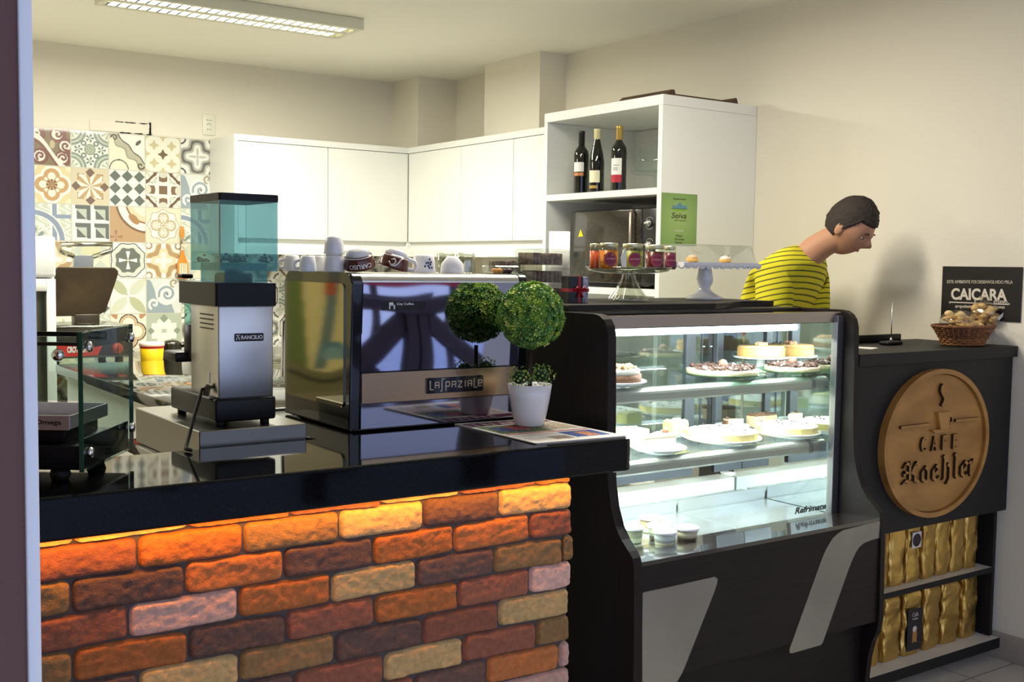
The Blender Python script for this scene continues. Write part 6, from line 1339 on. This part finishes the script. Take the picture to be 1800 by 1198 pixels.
# hanging wooden fork-spatula
yy = YB-.03; p0, p1 = PY(320, 398, yy), PY(324, 490, yy); wv = PY(334, 470, yy).x-PY(313, 470, yy).x; hx = p0.x
t = thing('wooden_spatula', 'orange slotted wooden spatula hanging on the tiled wall beside the hopper', 'spatula', (hx, yy, p0.z))
om = mat('orange_wood', (204, 132, 42), .5, var=.1, vscale=20); L0 = p0.z-p1.z
pts = [(hx-.010, p0.z), (hx+.010, p0.z), (hx+.012, p0.z-L0*.12), (hx+.008, p0.z-L0*.2), (hx+.011, p0.z-L0*.52), (hx+wv*.5, p0.z-L0*.72), (hx+wv*.5, p0.z-L0), (hx-wv*.5+.008, p0.z-L0), (hx-wv*.5+.004, p0.z-L0*.72), (hx-.008, p0.z-L0*.52), (hx-.007, p0.z-L0*.2), (hx-.012, p0.z-L0*.12)]
MB().use(om).prism(pts, 'y', yy-.004, yy+.004, .001).obj('blade', t)
b = MB().use(mat('slot_dark', (250, 240, 210), .6))
for k in range(4): x = hx-wv*.24+k*wv*.17; b.prism([(x, p0.z-L0*.70), (x+.006, p0.z-L0*.70), (x+.007, p0.z-L0*.95), (x-.001, p0.z-L0*.95)], 'y', yy-.0048, yy-.0041)
b.obj('slots', t)
MB().use(mat('floral_wrap', (220, 206, 180), .6, col2=(96, 84, 60), vscale=90)).prism([(hx-.0085, p0.z-L0*.22), (hx+.0095, p0.z-L0*.22), (hx+.0115, p0.z-L0*.46), (hx-.0085, p0.z-L0*.46)], 'y', yy-.0055, yy+.0055).obj('handle_wrap', t)
MB().use(steel).cyl((hx, yy-.006, p0.z-.012), (hx, YB-.009, p0.z-.012), .003, seg=8).obj('hook', t)
# press grill with raised lid on the steel table
gy = 5.62; gz0 = tzt
gxa, gxb = PY(99, 500, 5.35).x+.01, PY(231, 600, gy).x
t = thing('press_grill', 'sandwich press with its scorched brown plate tilted up and a red label in front', 'sandwich press', ((gxa+gxb)/2, gy+.2, gz0))
zA, zB = PY(160, 628, gy).z, PY(160, 572, gy).z
gb = mat('press_body', (70, 64, 54), .35, .7)
MB().use(gb).box((gxa, gy, zA), (gxb, gy+.40, zB-.008), .005).obj('base', t)
MB().use(mat('table_steel')).box((gxa-.005, gy-.008, zB-.008), (gxb+.004, gy+.40, zB), .002).obj('top_edge', t)
MB().use(mat('table_steel')).box((gxa, gy-.004, zA), (gxb, gy-.0005, zA+.008)).obj('lower_edge', t)
for x in (gxa+.05, gxb-.05):
    for y in (gy+.04, gy+.35): MB().use(rubber).cyl((x, y, gz0), (x, y, zA+.002), .02, seg=12).obj('foot', t)
def GP(px, pyy, y=gy-.001): p = PY(px, pyy, y); return (p.x, p.z)
rlab = MB().use(mat('red_label', (196, 44, 34), .5)).prism([GP(100, 629), GP(172, 624), GP(182, 603), GP(100, 606)], 'y', gy-.003, gy-.0008).obj('label', t)
b = MB().use(whiteink); o = PY(118, 620, gy-.0035); u = PY(154, 619, gy-.0035)-o; v = PY(118, 609, gy-.0035)-o; u.y = v.y = 0; put_text(b, 'CROYDON', o, u, v, .03, .001); b.obj('label_lettering', rlab)
k = PY(206, 612, gy); b = MB().use(mat('red_knob', (168, 58, 46), .4)); b.cyl((k.x, gy, k.z), (k.x, gy-.03, k.z), .028, .022, 24); b.box((k.x-.006, gy-.04, k.z-.024), (k.x+.006, gy-.028, k.z+.024), .003); b.obj('knob', t)
scorch = mat('scorched_plate', (70, 56, 34), .45, .5, col2=(40, 30, 20), vscale=4, detail=9, bump=.3, bscale=30)
yl = gy+.16
q = [(97, 556), (172, 554), (186, 547), (208, 482), (208, 476), (202, 470), (103, 469), (98, 474)]
lp = [(PY(px, py, yl).x, PY(px, py, yl).z) for px, py in q]
MB().use(scorch).prism(lp, 'y', yl, yl+.035, .004).obj('upper_plate', t)
def LP(px, py): return PY(px, py, yl+.02)
MB().use(mat('table_steel')).prism([(LP(128, 470).x, LP(128, 470).z), (LP(163, 470).x, LP(163, 470).z), (LP(164, 449).x, LP(164, 449).z), (LP(129, 449).x, LP(129, 449).z)], 'y', yl+.01, yl+.05).obj('bracket', t)
b = MB().use(mat('table_steel')); b.tube([LP(130, 450), LP(105, 441), LP(105, 429), LP(197, 429), LP(196, 440), LP(163, 451)], .012, 10); b.obj('handle', t)
MB().use(gb).box((LP(150, 560).x-.06, yl-.02, zB), (LP(150, 560).x+.06, yl+.05, LP(150, 553).z+.005), .004).obj('hinge', t)
# white appliance with glass door at the far left
ay = 5.35; axr = PY(99, 500, ay).x; a1 = PY(80, 415, ay).z; am_ = PY(80, 490, ay).z
t = thing('white_fridge', 'tall white appliance at the far left with a dark glass lower door', 'fridge', (axr-.3, ay+.3, 0))
MB().use(mat('enamel_white', (238, 238, 232), .25, coat=.3)).box((axr-.6, ay+.03, 0.0), (axr, ay+.6, a1), .01, 3).obj('cabinet', t)
MB().use(mat('enamel_white')).box((axr-.6, ay, am_+.008), (axr, ay+.03, a1), .012, 4).obj('upper_door', t)
b = MB().use(mat('enamel_white')); xi = PY(82, 500, ay).x
b.box((xi, ay, .02), (axr-.002, ay+.03, am_), .004); b.box((axr-.6, ay, PY(75, 512, ay).z), (xi, ay+.03, am_), .004); b.box((axr-.6, ay, .02), (xi, ay+.03, .12), .004); lo_ = b.obj('glass_door_frame', t)
MB().use(mat('dark_door_glass', (46, 50, 44), .12, col2=(96, 92, 72), vscale=3, stretch=(9, 9, .2))).box((axr-.59, ay+.012, .12), (xi, ay+.02, PY(75, 512, ay).z)).obj('door_glass', lo_)
# margarine tub
my = 5.72; mx = PY(267, 630, my).x; mw = (PY(288, 610, my).x-PY(246, 610, my).x)/2; mh = PY(267, 600, my).z-tzt-.0
t = thing('margarine_tub', 'yellow plastic tub with a red stripe and pale lid on the steel table', 'tub', (mx, my, tzt))
MB().use(mat('tub_yellow', (238, 198, 20), .4)).lathe([(mw*.84, 0), (mw*.88, .004), (mw*.98, mh*.82), (.0001, mh*.82)], (mx, my, tzt+.0005), 36).obj('tub', t)
MB().use(mat('tub_red', (206, 40, 34), .4)).lathe([(mw*.972, mh*.70), (mw*.988, mh*.82)], (mx, my, tzt+.0005), 36, cap=False).obj('stripe', t)
MB().use(mat('tub_lid', (238, 206, 190), .4)).lathe([(mw*1.02, mh*.80), (mw*1.05, mh*.83), (mw*1.03, mh*.95), (mw*.9, mh*.97), (.0001, mh*.97)], (mx, my, tzt+.0005), 36).obj('lid', t)
# small coffee pot beyond the tub
cx_ = PY(302, 620, 5.9).x; t = thing('coffee_pot', 'small dark metal pot with a lid and black handle right of the yellow tub', 'pot', (cx_, 5.9, tzt))
MB().use(mat('dark_metal', (90, 88, 80), .25, .9)).lathe([(.05, 0), (.055, .005), (.05, .08), (.052, .085), (.03, .10), (.0001, .105)], (cx_, 5.9, tzt+.0005), 32).obj('pot', t)
MB().use(blackpl).tube([(cx_+.045, 5.88, tzt+.07), (cx_+.10, 5.86, tzt+.085), (cx_+.12, 5.85, tzt+.06)], .008, 8).obj('handle', t)
# sack on the lower shelf of the steel table
sxp = PY(176, 700, 5.75).x
t = thing('red_sack', 'crumpled red and white plastic sack on the lower shelf of the steel table', 'sack', (sxp, 5.75, .45))
b = MB().use(mat('red_plastic', (132, 40, 36), .3, col2=(190, 120, 104), vscale=9))
def fs(u, v): a = u*2*PI; k = 1+.16*noise.noise(V((math.cos(a)*2, math.sin(a)*2, v*4)))+.06*noise.noise(V((math.cos(a)*7, math.sin(a)*7, v*13))); return V((sxp+.15*math.cos(a)*k*(1-.35*max(0, v-.7)/.3), 5.75+.09*math.sin(a)*k*(1-.9*max(0, v-.7)/.3), .452+.33*v))
b.grid(fs, 40, 26, cu=True); b.faces([fs(i/40, 0) for i in range(40)], [tuple(range(40))]); b.obj('sack', t)
b = MB().use(black); b.obj('x', t) if False else None
# ================================================================== THE MAN BEHIND THE CASE
def skin(verts, edges, radii, root=0, sub=2):
    me = bpy.data.meshes.new('s'); me.from_pydata(verts, edges, []); o = bpy.data.objects.new('s', me); C.objects.link(o)
    md = o.modifiers.new('k', 'SKIN'); md.use_smooth_shade = True
    sv = me.skin_vertices[0].data
    for i, r in enumerate(radii): sv[i].radius = r if isinstance(r, tuple) else (r, r); sv[i].use_root = (i == root)
    ms = o.modifiers.new('u', 'SUBSURF'); ms.levels = sub; ms.render_levels = sub
    dg = bpy.context.evaluated_depsgraph_get(); dg.update(); m2 = bpy.data.meshes.new_from_object(o.evaluated_get(dg)); bpy.data.objects.remove(o)
    vs = [v.co.copy() for v in m2.vertices]; fs_ = [tuple(p.vertices) for p in m2.polygons]; bpy.data.meshes.remove(m2); return vs, fs_
NB = PY(1408, 452, 3.00); HD = PY(1494, 398, 2.83)
PEL = V((3.44, 3.24, .96)); CH = V((3.475, 3.15, 1.24)); 
fw = V((.30, -.954, 0)).normalized(); rt = V((-fw.y, fw.x, 0))*-1   # his right hand side
if rt.x > 0: rt = -rt
SHR = NB+rt*.165+V((0, .035, -.075)); SHL = NB-rt*.165+V((0, .035, -.075))
ELR = SHR+V((-.02, .0, -.275)); ELL = SHL+V((.02, -.02, -.27))
HR = V((ELR.x+.05, 2.86, 1.05)); HL = V((3.62, 2.86, 1.05))
hipR, hipL = PEL+rt*.09+V((0, 0, -.03)), PEL-rt*.09+V((0, 0, -.03))
KR, KL = hipR+V((0, -.05, -.43)), hipL+V((0, -.05, -.43)); AR, AL = KR+V((0, .05, -.42)), KL+V((0, .05, -.42))
man = thing('person', 'man with short dark hair in a yellow striped shirt bending over behind the case', 'person', (PEL.x, PEL.y, 0))
skinm = mat('skin_tone', (188, 138, 106), .55, bump=.05)
nk = NB.lerp(HD, .42)
vsb = [PEL, CH, NB+V((0, .03, -.04)), nk, SHR, SHL, ELR, ELL, HR, HL, hipR, hipL, KR, KL, AR, AL, AR+fw*.16+V((0, 0, -.04)), AL+fw*.16+V((0, 0, -.04)), HD+V((0, 0, -.02))]
edb = [(0, 1), (1, 2), (2, 3), (2, 4), (2, 5), (4, 6), (5, 7), (6, 8), (7, 9), (0, 10), (0, 11), (10, 12), (11, 13), (12, 14), (13, 15), (14, 16), (15, 17), (3, 18)]
rdb = [(.13, .105), (.135, .105), (.085, .08), (.056, .056), .062, .062, .042, .042, (.028, .02), (.028, .02), .085, .085, .058, .058, .04, .04, (.04, .03), (.04, .03), .06]
v1, f1 = skin(vsb, edb, rdb)
mb = MB().use(skinm); mb.faces(v1, f1, True)
# head shaped from a ball: skull, face plane, nose, chin, ears
hdir = (fw*.80+V((0, 0, -.60))).normalized(); up_ = (V((0, 0, 1))-hdir*hdir.z).normalized(); side = hdir.cross(up_)
HM = Matrix((side, hdir, up_)).transposed().to_4x4(); HM.translation = HD
def headf(u, v, grow=0):
    a = u*2*PI; th_ = -PI/2+PI*v; x = math.cos(th_)*math.cos(a); y = math.cos(th_)*math.sin(a); z = math.sin(th_)
    X = x*.076; Y = y*(.094 if y < 0 else .092); Z = z*.118
    if z < -.1: X *= 1-.30*(-z-.1); Y *= 1-(.42 if y < 0 else .06)*(-z-.1)
    if y > .55 and abs(x) < .30: # nose and brow
        nz_ = max(0, 1-abs(z+.12)/.24)*max(0, 1-abs(x)/.2); Y += .032*nz_
        Y += .006*max(0, 1-abs(z-.18)/.12); Y += .006*max(0, 1-abs(z+.46)/.1)*max(0, 1-abs(x)/.25)
    if y > .4 and .12 < abs(x) < .55 and abs(z-.03) < .13: Y -= .009*max(0, 1-abs(z-.03)/.13)
    return HM @ (V((X, Y, Z))*(1+grow))
mb.grid(lambda u, v: headf(u, v), 56, 40, cu=True)
for s_ in (-1, 1):
    mb.sphere((s_*.076, -.004, -.012), .027, 16, 12, (.26, .62, 1.1), M=HM)
def hand(W_, d, side_, flip):
    d = V(d).normalized(); s2 = V(side_).normalized(); up2 = V((0, 0, 1)); vs = [W_, W_+d*.045]; ed = [(0, 1)]; rd_ = [(.024, .016), (.034, .014)]
    P = [W_, W_+d*.05]; E = [(0, 1)]; Rr = [(.024, .017), (.036, .015)]
    out = [skin(P, E, Rr, 0, 2)]
    for i, (o_, l_) in enumerate(((-.030, .062), (-.010, .074), (.010, .078), (.029, .070))):
        b0 = W_+d*.055+s2*o_*flip; P = [b0, b0+d*l_*.45+up2*.006, b0+d*l_*.8-up2*.004, b0+d*l_-up2*.014]; out.append(skin(P, [(0, 1), (1, 2), (2, 3)], [.009, .0088, .008, .0068], 0, 1))
    b0 = W_+d*.02+s2*.03*flip; P = [b0, b0+d*.025+s2*.022*flip, b0+d*.052+s2*.028*flip-up2*.008]; out.append(skin(P, [(0, 1), (1, 2)], [.0105, .0095, .008], 0, 1)); return out
for W_, fl_ in ((HR, 1), (HL, -1)):
    for vv_, ff_ in hand(W_-V((0, .01, .004)), (fw.x, fw.y, -.12), -rt, fl_): mb.faces(vv_, ff_, True)
mb.obj('body', man)
# facial details
fd = MB().use(mat('eye_white', (230, 226, 220), .3))
for s_ in (-1, 1): fd.sphere((s_*.031, .0745, .001), .0115, 12, 8, (1, .6, .35), M=HM)
fd.use(mat('brown_iris', (50, 32, 22), .3))
for s_ in (-1, 1): fd.sphere((s_*.031, .0800, .001), .0055, 10, 6, (1, .5, 1), M=HM)
fd.obj('eyes', man)
fd = MB().use(mat('lip', (160, 92, 80), .5)); fd.tube([HM @ V((x, .084-abs(x)*.35, -.055)) for x in np.linspace(-.024, .024, 9)], .0042, 6); fd.obj('mouth', man)
hm = mat('dark_hair', (48, 38, 32), .75, bump=.8, bscale=240)
b = MB().use(hm)
def hairf(u, v):
    a = u*2*PI; y = math.sin(a); lim = -.52 if y < -.2 else (.42 if y > .55 else -.52+.94*max(0, (y+.2)/.75)); zlo = lim; zz = zlo+(1-zlo)*v; th_ = math.asin(max(-1, min(1, zz))); vv_ = (th_+PI/2)/PI
    n_ = noise.noise(V((math.cos(a)*9, math.sin(a)*9, v*9)))*.045+noise.noise(V((math.cos(a)*25, math.sin(a)*25, v*25)))*.02; g = .08 if v > .04 else .0
    return headf(u, vv_, g+n_*(v > .04))
b.grid(hairf, 64, 26, cu=True); b.obj('hair', man, auto=True)
b = MB().use(hm)
for s_ in (-1, 1): b.tube([HM @ V((s_*.031+x, .0885-abs(x)*.25, .022+.004*math.cos(x*90))) for x in np.linspace(-.017, .017, 7)], .003, 6)
b.obj('eyebrows', man)
# shirt: follows the torso, short sleeves
shirt = mat('striped_shirt', (206, 194, 40), .85); nt = shirt.node_tree; tc = nt.nodes.new('ShaderNodeTexCoord'); mp = nt.nodes.new('ShaderNodeMapping'); wv_ = nt.nodes.new('ShaderNodeTexWave'); cr = nt.nodes.new('ShaderNodeValToRGB')
mp.inputs['Rotation'].default_value = (math.radians(14), 0, 0); wv_.bands_direction = 'Z'; wv_.inputs['Scale'].default_value = 15; wv_.inputs['Distortion'].default_value = .6; wv_.inputs['Detail'].default_value = 1; wv_.inputs['Detail Scale'].default_value = .6
cr.color_ramp.elements[0].position = .10; cr.color_ramp.elements[0].color = (*lin((92, 88, 30)), 1); cr.color_ramp.elements[1].position = .22; cr.color_ramp.elements[1].color = (*lin((214, 202, 34)), 1)
nt.links.new(tc.outputs['Object'], mp.inputs[0]); nt.links.new(mp.outputs[0], wv_.inputs[0]); nt.links.new(wv_.outputs['Fac'], cr.inputs[0]); nt.links.new(cr.outputs[0], nt.nodes['Principled BSDF'].inputs['Base Color'])
sle = SHR.lerp(ELR, .82); sll = SHL.lerp(ELL, .82)
v1, f1 = skin([PEL+V((0, 0, -.06)), PEL.lerp(CH, .5), CH, NB+V((0, .03, -.035)), SHR+V((0, 0, .008)), SHL+V((0, 0, .008)), sle, sll, NB.lerp(nk, .45)], [(0, 1), (1, 2), (2, 3), (3, 4), (3, 5), (4, 6), (5, 7), (3, 8)], [(.155, .125), (.15, .12), (.162, .13), (.122, .118), .088, .088, .068, .068, .068], 0, 2)
mb = MB().use(shirt); mb.faces(v1, f1, True); mb.obj('shirt', man)
jean = mat('dark_trousers', (40, 44, 56), .8)
v1, f1 = skin([PEL, hipR, hipL, KR, KL, AR+V((0, 0, .03)), AL+V((0, 0, .03))], [(0, 1), (0, 2), (1, 3), (2, 4), (3, 5), (4, 6)], [(.14, .118), .098, .098, .072, .072, .058, .058], 0, 2)
mb = MB().use(jean); mb.faces(v1, f1, True); mb.obj('trousers', man)
for A0 in (AR, AL): MB().use(blackpl).sphere(A0+fw*.06+V((0, 0, -.035)), .1, 20, 12, (.45, 1.25, .5)).obj('shoe', man)
